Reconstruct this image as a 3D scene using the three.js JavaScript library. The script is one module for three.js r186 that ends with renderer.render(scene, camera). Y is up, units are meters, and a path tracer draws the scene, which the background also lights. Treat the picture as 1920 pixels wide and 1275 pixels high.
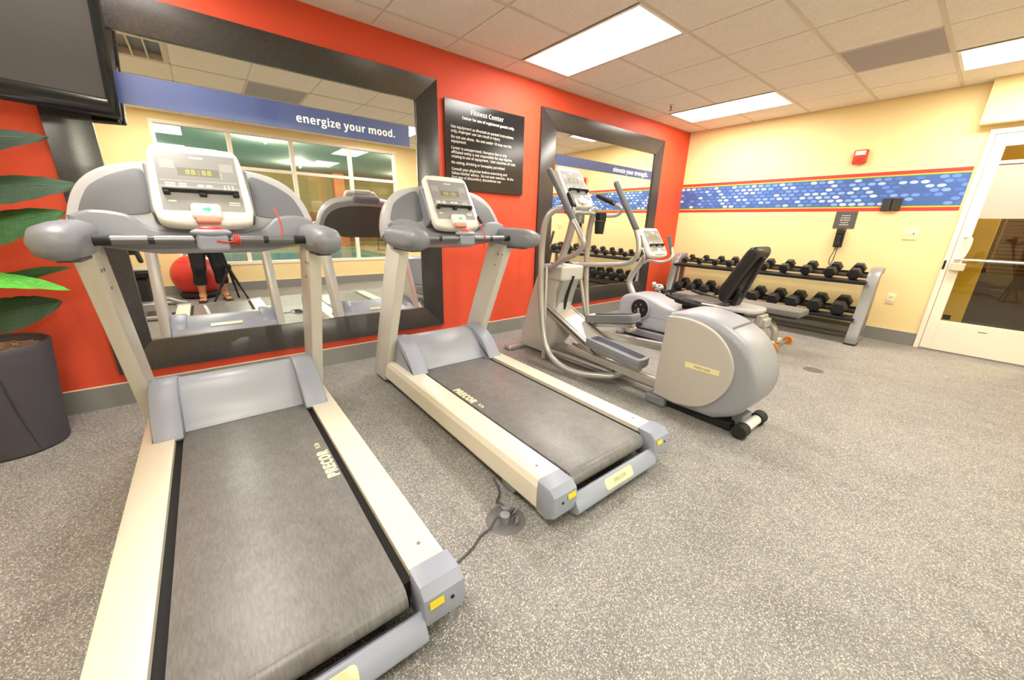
import * as THREE from 'three';
import { RoundedBoxGeometry } from 'three/addons/geometries/RoundedBoxGeometry.js';
import { mergeGeometries, toCreasedNormals } from 'three/addons/utils/BufferGeometryUtils.js';
import { RectAreaLightUniformsLib } from 'three/addons/lights/RectAreaLightUniformsLib.js';
import { MarchingCubes } from 'three/addons/objects/MarchingCubes.js';

// ---------------------------------------------------------------- camera, exposure, large lights
RectAreaLightUniformsLib.init();
const scene = new THREE.Scene();
const camera = new THREE.PerspectiveCamera(84.74, 1920 / 1275, 0.02, 60);
camera.position.set(0, 1.1959, 3.2999);
camera.rotation.set(-0.3013, -0.6774, 0.0264, 'YXZ');
scene.add(camera);
const renderer = new THREE.WebGLRenderer({ antialias: true });
renderer.toneMapping = THREE.LinearToneMapping;
renderer.toneMappingExposure = 1.46;
renderer.shadowMap.enabled = true;
scene.background = new THREE.Color(0x050506);
const TROFFER_LIGHT = 9, TROFFER_GLOW = 10, LAMP_COLOR = 0xfff8ee;
const POOL_LAMP = 26;

// room: x along the red wall, z away from it, y up
const H = 2.5844, XR = 6.03, XL = -1.75, ZB = 4.52, T = 0.6096, GX = 1.2242, GZ = 0.2739;

// ---------------------------------------------------------------- helpers
let seed = 12345;
const rnd = () => { seed = (seed * 1664525 + 1013904223) >>> 0; return seed / 4294967296; };
const rr = (a, b) => a + (b - a) * rnd();
const V = (x, y, z) => new THREE.Vector3(x, y, z);
const used = new Map();
function numbered(n) { const k = used.get(n) || 0; used.set(n, k + 1); return k ? `${n}_${String(k).padStart(3, '0')}` : n; }
function mesh(name, geo, mat, parent) {
  const m = new THREE.Mesh(geo, mat); m.name = name; m.castShadow = true; m.receiveShadow = true;
  if (parent) parent.add(m);
  return m;
}
function thing(name, label, category, [x, y, z] = [0, 0, 0], turn = 0, group) {
  const o = new THREE.Group(); o.name = numbered(name); o.position.set(x, y, z); o.rotation.y = turn;
  o.userData = { label, category }; if (group) o.userData.group = group;
  scene.add(o); return o;
}
function single(name, geo, mat, label, category, group) {
  const m = mesh(numbered(name), geo, mat, scene); m.userData = { label, category }; if (group) m.userData.group = group; return m;
}
function struct(name, geo, mat, parent) {
  const m = mesh(parent ? name : numbered(name), geo, mat, parent || scene); if (!parent) m.userData = { kind: 'structure' }; return m;
}
// part whose geometry is written in world coordinates under an unturned group
function wpart(name, geo, mat, g) { geo.translate(-g.position.x, -g.position.y, -g.position.z); return mesh(name, geo, mat, g); }

const flat = g => { const q = g.index ? g.toNonIndexed() : g; for (const k of Object.keys(q.attributes)) if (!['position', 'normal', 'uv'].includes(k)) q.deleteAttribute(k); return q; };
const join = (...gs) => mergeGeometries(gs.flat().map(flat));
const rbox = (w, h, d, r = 0.004, x = 0, y = 0, z = 0, s = 2) => { r = Math.min(r, w / 2.01, h / 2.01, d / 2.01); return flat(new RoundedBoxGeometry(w, h, d, s, r)).translate(x, y, z); };
const bx = (x0, x1, y0, y1, z0, z1) => flat(new THREE.BoxGeometry(x1 - x0, y1 - y0, z1 - z0)).translate((x0 + x1) / 2, (y0 + y1) / 2, (z0 + z1) / 2);
const rbx = (x0, x1, y0, y1, z0, z1, r = 0.004, s = 2) => rbox(x1 - x0, y1 - y0, z1 - z0, r, (x0 + x1) / 2, (y0 + y1) / 2, (z0 + z1) / 2, s);
function cyl(r0, r1, len, axis, x, y, z, seg = 24) {
  const g = flat(new THREE.CylinderGeometry(r1, r0, len, seg));
  if (axis === 'x') g.rotateZ(-Math.PI / 2); else if (axis === 'z') g.rotateX(Math.PI / 2);
  return g.translate(x, y, z);
}
function ell(rx, ry, rz, x, y, z, s = 20) { const g = flat(new THREE.SphereGeometry(1, s, Math.round(s * 0.7))); g.scale(rx, ry, rz); return g.translate(x, y, z); }
function tube(pts, r, n = 40, rad = 12, tension = 0.5) {
  const c = new THREE.CatmullRomCurve3(pts.map(p => p.isVector3 ? p : V(...p)), false, 'catmullrom', tension);
  const a = c.getPoint(0), b = c.getPoint(1);
  return join(new THREE.TubeGeometry(c, n, r, rad), ell(r, r, r, a.x, a.y, a.z, 10), ell(r, r, r, b.x, b.y, b.z, 10));
}
function bar(a, b, r, rad = 12) { return tube([a, [(a[0] + b[0]) / 2, (a[1] + b[1]) / 2, (a[2] + b[2]) / 2], b], r, 4, rad); }
function smoothPts(pts, n = 48, closed = true, tension = 0.5) {
  return new THREE.CatmullRomCurve3(pts.map(p => V(p[0], p[1], 0)), closed, 'catmullrom', tension).getPoints(n).slice(0, closed ? n : n + 1).map(p => [p.x, p.y]);
}
function shapeOf(pts, holes = []) {
  const s = new THREE.Shape(pts.map(p => new THREE.Vector2(p[0], p[1])));
  for (const h of holes) s.holes.push(new THREE.Path(h.map(p => new THREE.Vector2(p[0], p[1]))));
  return s;
}
function ext(pts, depth, bevel = 0, holes = [], crease = 0.6, bs = 2) {
  const g = new THREE.ExtrudeGeometry(shapeOf(pts, holes), { depth: Math.max(depth - 2 * bevel, 1e-4), bevelEnabled: bevel > 0, bevelThickness: bevel, bevelSize: bevel, bevelOffset: -bevel, bevelSegments: bs, steps: 1 });
  g.translate(0, 0, bevel);
  return toCreasedNormals(flat(g), crease);
}
// profile given as (z, y), swept along x from x0 to x1
const extX = (pts, x0, x1, bevel = 0, holes = [], crease = 0.6) => ext(pts.map(p => [-p[0], p[1]]), x1 - x0, bevel, holes.map(h => h.map(p => [-p[0], p[1]])), crease).rotateY(Math.PI / 2).translate(x0, 0, 0);
// profile given as (x, y), swept along z from z0 to z1
const extZ = (pts, z0, z1, bevel = 0, holes = [], crease = 0.6) => ext(pts, z1 - z0, bevel, holes, crease).translate(0, 0, z0);
// profile given as (x, z), swept along y from y0 to y1
const extY = (pts, y0, y1, bevel = 0, holes = [], crease = 0.6) => ext(pts.map(p => [p[0], -p[1]]), y1 - y0, bevel, holes.map(h => h.map(p => [p[0], -p[1]])), crease).rotateX(-Math.PI / 2).translate(0, y0, 0);
function rrect(w, h, r, cx = 0, cy = 0, n = 6) {
  const o = [];
  for (const [sx, sy, a0] of [[1, 1, 0], [-1, 1, 90], [-1, -1, 180], [1, -1, 270]])
    for (let i = 0; i <= n; i++) { const a = (a0 + 90 * i / n) * Math.PI / 180; o.push([cx + sx * (w / 2 - r) + r * Math.cos(a), cy + sy * (h / 2 - r) + r * Math.sin(a)]); }
  return o;
}
function circ(r, n = 28, cx = 0, cy = 0) { return Array.from({ length: n }, (_, i) => [cx + r * Math.cos(i / n * 2 * Math.PI), cy + r * Math.sin(i / n * 2 * Math.PI)]); }
// flat rectangle from corner o along u then v, with uv 0..1 (or metres)
function quad(o, u, v, metres = false) {
  const g = new THREE.BufferGeometry(); const p = [o, [o[0] + u[0], o[1] + u[1], o[2] + u[2]], [o[0] + u[0] + v[0], o[1] + u[1] + v[1], o[2] + u[2] + v[2]], [o[0] + v[0], o[1] + v[1], o[2] + v[2]]];
  const lu = metres ? Math.hypot(...u) : 1, lv = metres ? Math.hypot(...v) : 1, t = [[0, 0], [lu, 0], [lu, lv], [0, lv]], id = [0, 1, 2, 0, 2, 3];
  g.setAttribute('position', new THREE.Float32BufferAttribute(id.flatMap(i => p[i]), 3));
  g.setAttribute('uv', new THREE.Float32BufferAttribute(id.flatMap(i => t[i]), 2));
  g.computeVertexNormals(); return g;
}
// uv from world position, in metres
function uvm(g, plane = 'xz') {
  const p = g.attributes.position, a = new Float32Array(p.count * 2), n = g.attributes.normal;
  for (let i = 0; i < p.count; i++) {
    const x = p.getX(i), y = p.getY(i), z = p.getZ(i);
    let pl = plane;
    if (plane === 'auto') { const ax = Math.abs(n.getX(i)), ay = Math.abs(n.getY(i)), az = Math.abs(n.getZ(i)); pl = ay > ax && ay > az ? 'xz' : ax > az ? 'zy' : 'xy'; }
    a[2 * i] = pl === 'zy' ? z : x; a[2 * i + 1] = pl === 'xz' ? z : y;
  }
  g.setAttribute('uv', new THREE.BufferAttribute(a, 2)); return g;
}
function dataTex(n, fn, srgb, rep = 1) {
  const d = new Uint8Array(n * n * 4);
  for (let j = 0; j < n; j++) for (let i = 0; i < n; i++) { const c = fn(i, j); const k = 4 * (j * n + i); d[k] = c[0]; d[k + 1] = c[1]; d[k + 2] = c[2]; d[k + 3] = 255; }
  const t = new THREE.DataTexture(d, n, n); t.wrapS = t.wrapT = THREE.RepeatWrapping; t.magFilter = THREE.LinearFilter; t.minFilter = THREE.LinearMipmapLinearFilter; t.generateMipmaps = true;
  if (srgb) t.colorSpace = THREE.SRGBColorSpace; t.repeat.set(rep, rep); t.needsUpdate = true; return t;
}
function canvasTex(w, h, draw) {
  const c = document.createElement('canvas'); c.width = w; c.height = h; draw(c.getContext('2d'), w, h);
  const t = new THREE.CanvasTexture(c); t.colorSpace = THREE.SRGBColorSpace; t.magFilter = THREE.LinearFilter; t.anisotropy = 8; return t;
}
// periodic value noise on an n x n lattice
function lattice(n) { const a = Array.from({ length: n * n }, rnd); return (u, v) => { const x = ((u % 1) + 1) % 1 * n, y = ((v % 1) + 1) % 1 * n, i = Math.floor(x), j = Math.floor(y), f = x - i, g = y - j, s = f * f * (3 - 2 * f), t = g * g * (3 - 2 * g), A = (p, q) => a[(q % n) * n + p % n]; return (A(i, j) * (1 - s) + A(i + 1, j) * s) * (1 - t) + (A(i, j + 1) * (1 - s) + A(i + 1, j + 1) * s) * t; }; }
const clamp = (v, a = 0, b = 255) => Math.max(a, Math.min(b, v));

// ---------------------------------------------------------------- materials
const std = (color, roughness = 0.6, metalness = 0, extra = {}) => new THREE.MeshStandardMaterial({ color, roughness, metalness, ...extra });
const M = {};
{
  // speckled rubber flooring: dark grey ground with pale grey and tan flecks
  const N = 2048, buf = new Float32Array(N * N * 3), l1 = lattice(24), l2 = lattice(7);
  for (let j = 0; j < N; j++) for (let i = 0; i < N; i++) { const k = 3 * (j * N + i), b = 122 + 16 * (l1(i / N, j / N) - 0.5) + 10 * (l2(i / N, j / N) - 0.5) + 14 * (rnd() - 0.5); buf[k] = b; buf[k + 1] = b; buf[k + 2] = b * 1.01; }
  const tones = [[200, 196, 186], [178, 175, 168], [172, 164, 148], [214, 210, 200], [150, 150, 152], [86, 85, 88]];
  for (let q = 0; q < 190000; q++) {
    const cx = rnd() * N, cy = rnd() * N, a = rr(1.0, 2.7), b = rr(0.8, 1.6), th = rnd() * Math.PI, c = q % 9000 === 7 ? [216, 196, 60] : tones[Math.floor(rnd() * 6)], co = Math.cos(th), si = Math.sin(th), R = Math.ceil(a);
    for (let y = -R; y <= R; y++) for (let x = -R; x <= R; x++) { const u = (x * co + y * si) / a, v = (-x * si + y * co) / b; if (u * u + v * v < 1) { const k = 3 * (((Math.floor(cy + y) + N) % N) * N + (Math.floor(cx + x) + N) % N); buf[k] = c[0]; buf[k + 1] = c[1]; buf[k + 2] = c[2]; } }
  }
  const map = dataTex(N, (i, j) => { const k = 3 * (j * N + i); return [clamp(buf[k]), clamp(buf[k + 1]), clamp(buf[k + 2])]; }, true, 1 / 2.2);
  M.floor = std(0xfffdf8, 0.55, 0, { map });
  // fine roller stipple shared by the painted walls
  const w1 = lattice(96), w2 = lattice(210);
  const stip = dataTex(512, (i, j) => { const v = clamp(128 + 90 * (w1(i / 512, j / 512) - 0.5) + 90 * (w2(i / 512, j / 512) - 0.5)); return [v, v, v]; }, false, 1 / 0.7);
  M.red = std(0xd44a2a, 0.62, 0, { bumpMap: stip, bumpScale: 0.0006 });
  M.yellow = std(0xf0daa0, 0.7, 0, { bumpMap: stip, bumpScale: 0.0006 });
  // mineral fibre ceiling tile: small pits and mottling
  const c1 = lattice(64), c2 = lattice(256), c3 = lattice(9);
  const tm = dataTex(512, (i, j) => { const v = clamp(232 + 4 * (c3(i / 512, j / 512) - 0.5) + 8 * (c1(i / 512, j / 512) - 0.5) + 30 * (c2(i / 512, j / 512) - 0.5) - (rnd() < 0.02 ? 24 : 0)); return [v, v * 0.975, v * 0.93]; }, true, 1 / 0.61);
  M.tile = std(0xffffff, 0.9, 0, { map: tm });
  const bl = lattice(128), b2 = lattice(11);
  const bm = dataTex(512, (i, j) => { const v = clamp(112 + 10 * (b2(i / 512, j / 512) - 0.5) + 18 * (bl(i / 512, j / 512 * 0.25) - 0.5) + 10 * (rnd() - 0.5)); return [v, v * 0.99, v * 0.985]; }, true, 1 / 0.5);
  const bb = dataTex(256, (i, j) => { const v = ((i % 4 < 2) !== (j % 4 < 2)) ? 150 : 100; return [v, v, v]; }, false, 1 / 0.12);
  M.belt = std(0xffffff, 0.36, 0, { map: bm, bumpMap: bb, bumpScale: 0.0003 });
  // dark laminate frames: faint lengthwise grain
  const f1 = lattice(80);
  const fm = dataTex(512, (i, j) => { const v = clamp(56 + 14 * (f1(i / 512, j / 512) - 0.5) + 8 * (rnd() - 0.5)); return [v, v * 0.93, v * 0.9]; }, true, 1 / 0.4);
  M.frame = std(0xffffff, 0.24, 0, { map: fm });
  M.potStone = std(0x4a4750, 0.62, 0, { bumpMap: stip, bumpScale: 0.002 });
}
M.slab = std(0x8a8780, 0.9);
M.grid = std(0xd2c9b8, 0.6);
M.base = std(0x84847f, 0.6);
M.caulk = std(0xe8ddc8, 0.6);
M.mirror = new THREE.MeshStandardMaterial({ color: 0xf0f2f0, roughness: 0.0, metalness: 1 });
M.white = std(0xeeeae0, 0.45);
M.doorPaint = std(0xf2ead8, 0.42);
M.glow = new THREE.MeshStandardMaterial({ color: 0xffffff, emissive: LAMP_COLOR, emissiveIntensity: TROFFER_GLOW, roughness: 0.5 });
M.glass = new THREE.MeshPhysicalMaterial({ color: 0xeef4f0, roughness: 0.0, transmission: 1, thickness: 0, ior: 1.5 });
M.frost = new THREE.MeshPhysicalMaterial({ color: 0xcfc9ba, roughness: 0.9, transmission: 0.35, thickness: 0 });
M.silver = std(0xb4b3b0, 0.32, 0.55);
M.rail = std(0xe6e1d0, 0.36, 0.15);
M.upright = std(0xcdcac2, 0.36, 0.12);
M.plastic = std(0x9298a8, 0.4);          // pale blue-grey mouldings
M.plasticDark = std(0x7b7e86, 0.42);     // mid grey mouldings
M.speaker = std(0x6a6d73, 0.45);
M.pale = std(0xbfbdb9, 0.42);
M.shell = std(0xaaaaac, 0.36);
M.bezel = std(0xdbd8d2, 0.38);
M.black = std(0x141416, 0.45);
M.rubber = std(0x1b1b1d, 0.7);
M.under = std(0x0d0d0e, 0.8);
M.chrome = std(0xd2d2d0, 0.16, 1);
M.grip = std(0x5c5f63, 0.6);
M.redPlastic = std(0xd93a22, 0.4);
M.redCord = std(0xd6301f, 0.6);
M.yellowTag = std(0xd9c52a, 0.5);
M.orange = std(0xe88a22, 0.4);
M.badge = std(0xe6dcae, 0.35, 0.2);
M.ivory = std(0xefe3bb, 0.45);
M.dumb = std(0x1a1a1d, 0.42);
M.vinyl = std(0x151517, 0.38);
M.benchPad = std(0x706f6a, 0.55);
M.rackSteel = std(0x8e8f8e, 0.4, 0.3);
const textMat = (tex, rough = 0.5, extra = {}) => new THREE.MeshStandardMaterial({ map: tex, roughness: rough, ...extra });
// ---------------------------------------------------------------- room shell
struct('floor', uvm(bx(XL, XR + 0.02, -0.1, 0, -0.02, ZB), 'xz'), M.floor);
struct('wall_front', uvm(bx(XL - 0.15, XR + 0.15, -0.1, H + 0.25, -0.15, 0), 'xy'), M.red);
struct('wall_left', uvm(bx(XL - 0.15, XL, -0.1, H + 0.25, 0, ZB), 'zy'), M.yellow);
const DZ0 = 2.995, DZ1 = 4.0, DY = 2.165;       // door opening with its frame
struct('wall_right', uvm(join(bx(XR, XR + 0.15, -0.1, H + 0.25, 0, DZ0), bx(XR, XR + 0.15, DY, H + 0.25, DZ0, DZ1), bx(XR, XR + 0.15, -0.1, H + 0.25, DZ1, ZB)), 'zy'), M.yellow);
struct('trim_1', uvm(bx(5.912, XR, 2.207, H, 2.915, ZB), 'zy'), M.yellow);           // soffit over the door
const WX0 = -0.37, WX1 = 3.2, WY0 = 0.434, WY1 = 2.49;
struct('wall_back', uvm(join(bx(XL - 0.15, WX0, -0.1, H + 0.25, ZB, ZB + 0.15), bx(WX1, XR + 0.15, -0.1, H + 0.25, ZB, ZB + 0.15), bx(WX0, WX1, -0.1, WY0, ZB, ZB + 0.15), bx(WX0, WX1, WY1, H + 0.25, ZB, ZB + 0.15)), 'xy'), M.yellow);
// baseboards with the pale caulk line on top
function baseboard(name, g, cap) { const b = struct(name, g, M.base); mesh('caulk_line', cap, M.caulk, b); }
baseboard('baseboard_front', bx(XL, XR, 0, 0.146, 0, 0.012), bx(XL, XR, 0.146, 0.151, 0, 0.01));
baseboard('baseboard_right', bx(XR - 0.012, XR, 0, 0.146, 0.012, DZ0 - 0.002), bx(XR - 0.01, XR, 0.146, 0.15, 0.012, DZ0 - 0.002));
baseboard('baseboard_back', bx(XL, XR, 0, 0.146, ZB - 0.012, ZB), bx(XL, XR, 0.146, 0.15, ZB - 0.01, ZB));
baseboard('baseboard_left', bx(XL, XL + 0.012, 0, 0.146, 0.012, ZB - 0.012), bx(XL, XL + 0.01, 0.146, 0.15, 0.012, ZB - 0.012));

// ---------------------------------------------------------------- suspended ceiling: slab, tee bars, single tiles
const ceiling = struct('ceiling', bx(XL, XR, H + 0.06, H + 0.2, 0, ZB), M.slab);
const xs = [], zs = [];
for (let k = -5; k <= 8; k++) { const x = GX + k * T; if (x > XL + 0.02 && x < XR - 0.02) xs.push([k, x]); }
for (let n = 0; n <= 7; n++) { const z = GZ + n * T; if (z < ZB - 0.02) zs.push([n, z]); }
const taken = new Set();
const lampCells = [[-3, 0], [2, 0], [6, 0], [-3, 4], [2, 4], [6, 4]];
for (const [k, n] of lampCells) { taken.add(`${k},${n}`); taken.add(`${k},${n + 1}`); }
for (const [, x] of xs) mesh('tee_bar', bx(x - 0.012, x + 0.012, H + 0.005, H + 0.03, 0, ZB), M.grid, ceiling);
for (const [n, z] of zs) {                            // cross tees stop at the light fittings
  let a = XL; const cuts = lampCells.filter(c => c[1] + 1 === n).map(c => GX + c[0] * T).sort((p, q) => p - q);
  for (const c of cuts) { mesh('tee_bar', bx(a, c - 0.012, H - 0.0035, H + 0.028, z - 0.012, z + 0.012), M.grid, ceiling); a = c + T + 0.012; }
  mesh('tee_bar', bx(a, XR, H - 0.0035, H + 0.028, z - 0.012, z + 0.012), M.grid, ceiling);
}
mesh('wall_angle', bx(XL, XR, H - 0.002, H + 0.02, 0, 0.014), M.grid, ceiling);
mesh('wall_angle', bx(XR - 0.014, XR, H - 0.002, H + 0.02, 0, 2.915), M.grid, ceiling);
mesh('wall_angle', bx(XL, XR, H - 0.002, H + 0.02, ZB - 0.014, ZB), M.grid, ceiling);
taken.add('5,3'); taken.add('-1,3'); taken.add('-3,2');
const xe = [XL, ...xs.map(a => a[1]), XR], ze = [0, ...zs.map(a => a[1]), ZB], tileGeo = new Map();
for (let i = 0; i < xe.length - 1; i++) for (let j = 0; j < ze.length - 1; j++) {
  const k = i - 1 + xs[0][0], n = j - 1; if (taken.has(`${k},${n}`)) continue;
  const w = xe[i + 1] - xe[i] - 0.013, d = ze[j + 1] - ze[j] - 0.013; if (w < 0.02 || d < 0.02) continue;
  const key = w.toFixed(3) + d.toFixed(3);
  if (!tileGeo.has(key)) tileGeo.set(key, uvm(bx(-w / 2, w / 2, 0, 0.02, -d / 2, d / 2), 'xz'));
  const t = mesh('ceiling_tile', tileGeo.get(key), M.tile, ceiling); t.position.set((xe[i] + xe[i + 1]) / 2, H + 0.001, (ze[j] + ze[j + 1]) / 2);
}
// recessed 2 x 4 foot fluorescent fittings
const lampLabels = ['bright ceiling light panel above the mirror with energize lettering', 'bright ceiling light panel above the hanging rules board', 'bright ceiling light panel near the sprinkler and the corner of red and yellow walls', 'bright ceiling light panel over the exercise ball by the window wall', 'bright ceiling light panel between the window wall and second treadmill', 'bright ceiling light panel beside the soffit above the glass door'];
lampCells.forEach(([k, n], i) => {
  const x0 = GX + k * T + 0.013, x1 = x0 + T - 0.026, z0 = GZ + n * T + 0.013, z1 = z0 + 2 * T - 0.026, cx = (x0 + x1) / 2, cz = (z0 + z1) / 2;
  const g = thing('ceiling_light', lampLabels[i], 'ceiling light', [cx, H, cz], 0, 'recessed ceiling lights');
  const w = x1 - x0, d = z1 - z0;
  mesh('housing', join(bx(-w / 2, w / 2, 0.045, 0.055, -d / 2, d / 2), bx(-w / 2, -w / 2 + 0.004, 0, 0.05, -d / 2, d / 2), bx(w / 2 - 0.004, w / 2, 0, 0.05, -d / 2, d / 2), bx(-w / 2, w / 2, 0, 0.05, -d / 2, -d / 2 + 0.004), bx(-w / 2, w / 2, 0, 0.05, d / 2 - 0.004, d / 2)), M.white, g);
  mesh('frame', join(bx(-w / 2, -w / 2 + 0.022, -0.003, 0.006, -d / 2, d / 2), bx(w / 2 - 0.022, w / 2, -0.003, 0.006, -d / 2, d / 2), bx(-w / 2 + 0.022, w / 2 - 0.022, -0.003, 0.006, -d / 2, -d / 2 + 0.022), bx(-w / 2 + 0.022, w / 2 - 0.022, -0.003, 0.006, d / 2 - 0.022, d / 2)), M.white, g);
  mesh('diffuser', bx(-w / 2 + 0.02, w / 2 - 0.02, 0.004, 0.008, -d / 2 + 0.02, d / 2 - 0.02), M.glow, g);
  const L = new THREE.RectAreaLight(LAMP_COLOR, TROFFER_LIGHT, w - 0.05, d - 0.05); L.position.set(0, -0.006, 0); L.rotation.x = -Math.PI / 2; g.add(L);
});
// perforated grey air panels and the louvred return grille
{
  const perf = canvasTex(512, 512, (c, w, h) => { c.fillStyle = '#a9a4a6'; c.fillRect(0, 0, w, h); c.fillStyle = '#6f6b70'; for (let i = 0; i < 64; i++) for (let j = 0; j < 64; j++) { c.beginPath(); c.arc(4 + i * 8, 4 + j * 8, 2.1, 0, 7); c.fill(); } });
  const pm = textMat(perf, 0.6);
  for (const [k, label] of [[5, 'grey perforated air panel in the ceiling between two lights near the door'], [-1, 'grey perforated air panel in the ceiling seen in the lettered mirror']]) {
    const cx = GX + (k + 0.5) * T, cz = GZ + 3.5 * T, g = thing('ceiling_air_panel', label, 'air vent', [cx, H, cz]);
    mesh('perforated_plate', flat(new THREE.BoxGeometry(0.583, 0.006, 0.583)).translate(0, 0.005, 0), pm, g);
    mesh('frame', join(bx(-0.298, -0.285, 0, 0.012, -0.298, 0.298), bx(0.285, 0.298, 0, 0.012, -0.298, 0.298), bx(-0.285, 0.285, 0, 0.012, -0.298, -0.285), bx(-0.285, 0.285, 0, 0.012, 0.285, 0.298)), M.grid, g);
  }
  const g = thing('return_grille', 'pale ceiling grille with dark openings beside a light panel', 'air vent', [GX - 2.5 * T, H, GZ + 2.5 * T]);
  mesh('backing', bx(-0.29, 0.29, 0.05, 0.055, -0.29, 0.29), M.speaker, g);
  mesh('frame', join(bx(-0.298, -0.26, -0.002, 0.05, -0.298, 0.298), bx(0.26, 0.298, -0.002, 0.05, -0.298, 0.298), bx(-0.26, 0.26, -0.002, 0.05, -0.298, -0.26), bx(-0.26, 0.26, -0.002, 0.05, 0.26, 0.298)), M.grid, g);
  for (let i = 1; i < 5; i++) mesh('slat', bx(-0.26 + i * 0.104 - 0.006, -0.26 + i * 0.104 + 0.006, 0, 0.045, -0.26, 0.26), M.grid, g);
}
// sprinkler
{
  const g = thing('sprinkler_head', 'small brass sprinkler head hanging from the ceiling near the light panel', 'sprinkler', [4.576, H, 0.5]), br = std(0x8a5a44, 0.4, 0.6);
  mesh('escutcheon', cyl(0.032, 0.026, 0.008, 'y', 0, -0.004, 0), M.white, g);
  mesh('stem', join(cyl(0.008, 0.01, 0.03, 'y', 0, -0.02, 0), bar([-0.012, -0.022, 0], [0, -0.05, 0], 0.003), bar([0.012, -0.022, 0], [0, -0.05, 0], 0.003)), br, g);
  mesh('deflector', cyl(0.02, 0.02, 0.003, 'y', 0, -0.052, 0), br, g);
}

// ---------------------------------------------------------------- window wall behind, pool hall beyond it
{
  const win = struct('window_1', join(bx(WX0, WX1, WY0, WY0 + 0.045, ZB - 0.01, ZB + 0.1), bx(WX0, WX1, WY1 - 0.045, WY1, ZB, ZB + 0.1), bx(WX0, WX0 + 0.045, WY0 + 0.045, WY1 - 0.045, ZB, ZB + 0.1), bx(WX1 - 0.045, WX1, WY0 + 0.045, WY1 - 0.045, ZB, ZB + 0.1)), M.doorPaint);
  const mx = [WX0, 0.53, 1.385, 2.33, WX1], TY = 1.945;
  for (const x of mx.slice(1, 4)) mesh('mullion', bx(x - 0.03, x + 0.03, WY0 + 0.045, WY1 - 0.045, ZB + 0.01, ZB + 0.09), M.doorPaint, win);
  for (let i = 0; i < 4; i++) {
    const a = mx[i] + (i ? 0.03 : 0.045), b = mx[i + 1] - (i < 3 ? 0.03 : 0.045);
    mesh('transom', bx(a, b, TY - 0.025, TY + 0.025, ZB + 0.01, ZB + 0.09), M.doorPaint, win);
    for (const [y0, y1] of [[WY0 + 0.045, TY - 0.025], [TY + 0.025, WY1 - 0.045]]) mesh('pane', bx(a, b, y0, y1, ZB + 0.047, ZB + 0.053), M.glass, win);
  }
  const px0 = -7, px1 = 13, pz0 = ZB + 0.15, pz1 = 17.5, ph = 3.15, tan = std(0xa58e66, 0.5), green = std(0x9ba497, 0.8), brown = std(0x8b5a36, 0.7), ochre = std(0x9a8656, 0.8), orange = std(0xb0683c, 0.7);
  struct('floor_pool', join(bx(px0, px1, -0.25, 0, pz0, 7.0), bx(px0, px1, -0.25, 0, 15.2, pz1), bx(px0, -4.5, -0.25, 0, 7.0, 15.2), bx(5.2, px1, -0.25, 0, 7.0, 15.2), bx(px0, px1, -0.6, -0.5, 7, 15.2)), tan);
  struct('ceiling_pool', bx(px0, px1, ph, ph + 0.1, pz0, pz1), green);
  struct('wall_pool_far', join(bx(px0, px1, 1.5, ph, pz1, pz1 + 0.1), bx(px0, px1, -0.1, 0.15, pz1, pz1 + 0.1)), ochre);
  struct('wall_pool_side', join(bx(px0 - 0.1, px0, -0.6, ph, pz0, pz1), bx(px1, px1 + 0.1, -0.6, ph, pz0, pz1)), ochre);
  const clad = struct('wall_pool_cladding', bx(px0, px1, 0.15, 1.5, pz1 + 0.02, pz1 + 0.1), std(0x4a2d1c, 0.8));
  for (let i = 0; i < 9; i++) mesh('board', bx(px0, px1, 0.16 + i * 0.149, 0.16 + i * 0.149 + 0.139, pz1 - 0.01, pz1 + 0.02), brown, clad);
  const water = new THREE.MeshPhysicalMaterial({ color: 0x3f9aa0, roughness: 0.08, metalness: 0 });
  single('pool_water', bx(-4.5, 5.2, -0.5, -0.1, 7.0, 15.2), water, 'teal swimming pool water beyond the window wall', 'pool');
  for (const [i, x] of [[0, -5.2], [1, 5.1], [2, 8.2], [3, 11.5]].entries()) single('pool_column', rbx(x[1] - 0.22, x[1] + 0.22, 0, ph, 15.7, 16.14, 0.02), orange, ['orange square column by the far end of the pool hall', 'orange square column behind the teal pool, seen through the middle panes', 'orange square column behind the outdoor-style chairs of the pool hall', 'orange square column in the far corner of the pool hall'][i], 'column', 'pool hall columns');
  const glow = new THREE.MeshStandardMaterial({ color: 0xffffff, emissive: 0xfff0cc, emissiveIntensity: 4 });
  for (const [x, z] of [[-2.5, 9], [1.6, 9], [5.6, 9], [-1, 13.6], [3.2, 13.6], [7.4, 13.6]]) {
    const g = thing('pool_downlight', 'small round downlight in the pool hall ceiling', 'downlight', [x, ph, z], 0, 'round downlights over the pool');
    mesh('ring', ext(circ(0.13), 0.01, 0, [circ(0.1)]).rotateX(Math.PI / 2), M.white, g);
    mesh('lens', cyl(0.1, 0.1, 0.004, 'y', 0, -0.004, 0), glow, g);
    const L = new THREE.PointLight(0xfff3e2, POOL_LAMP, 0, 2); L.position.set(0, -0.12, 0); L.castShadow = true; L.shadow.radius = 1; g.add(L);
  }
  // pool-side tables and chairs
  const metal = std(0x2c2724, 0.5), fab = std(0x4a423a, 0.8);
  const c0 = thing('pool_chair', 'dark armchair on the deck beyond the pool', 'chair', [0, 0, 0], 0, 'chairs around the pool');
  mesh('seat', rbx(-0.26, 0.26, 0.4, 0.45, -0.25, 0.25, 0.02), fab, c0);
  mesh('backrest', rbx(-0.26, 0.26, 0.48, 0.92, 0.22, 0.26, 0.02), fab, c0);
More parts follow.
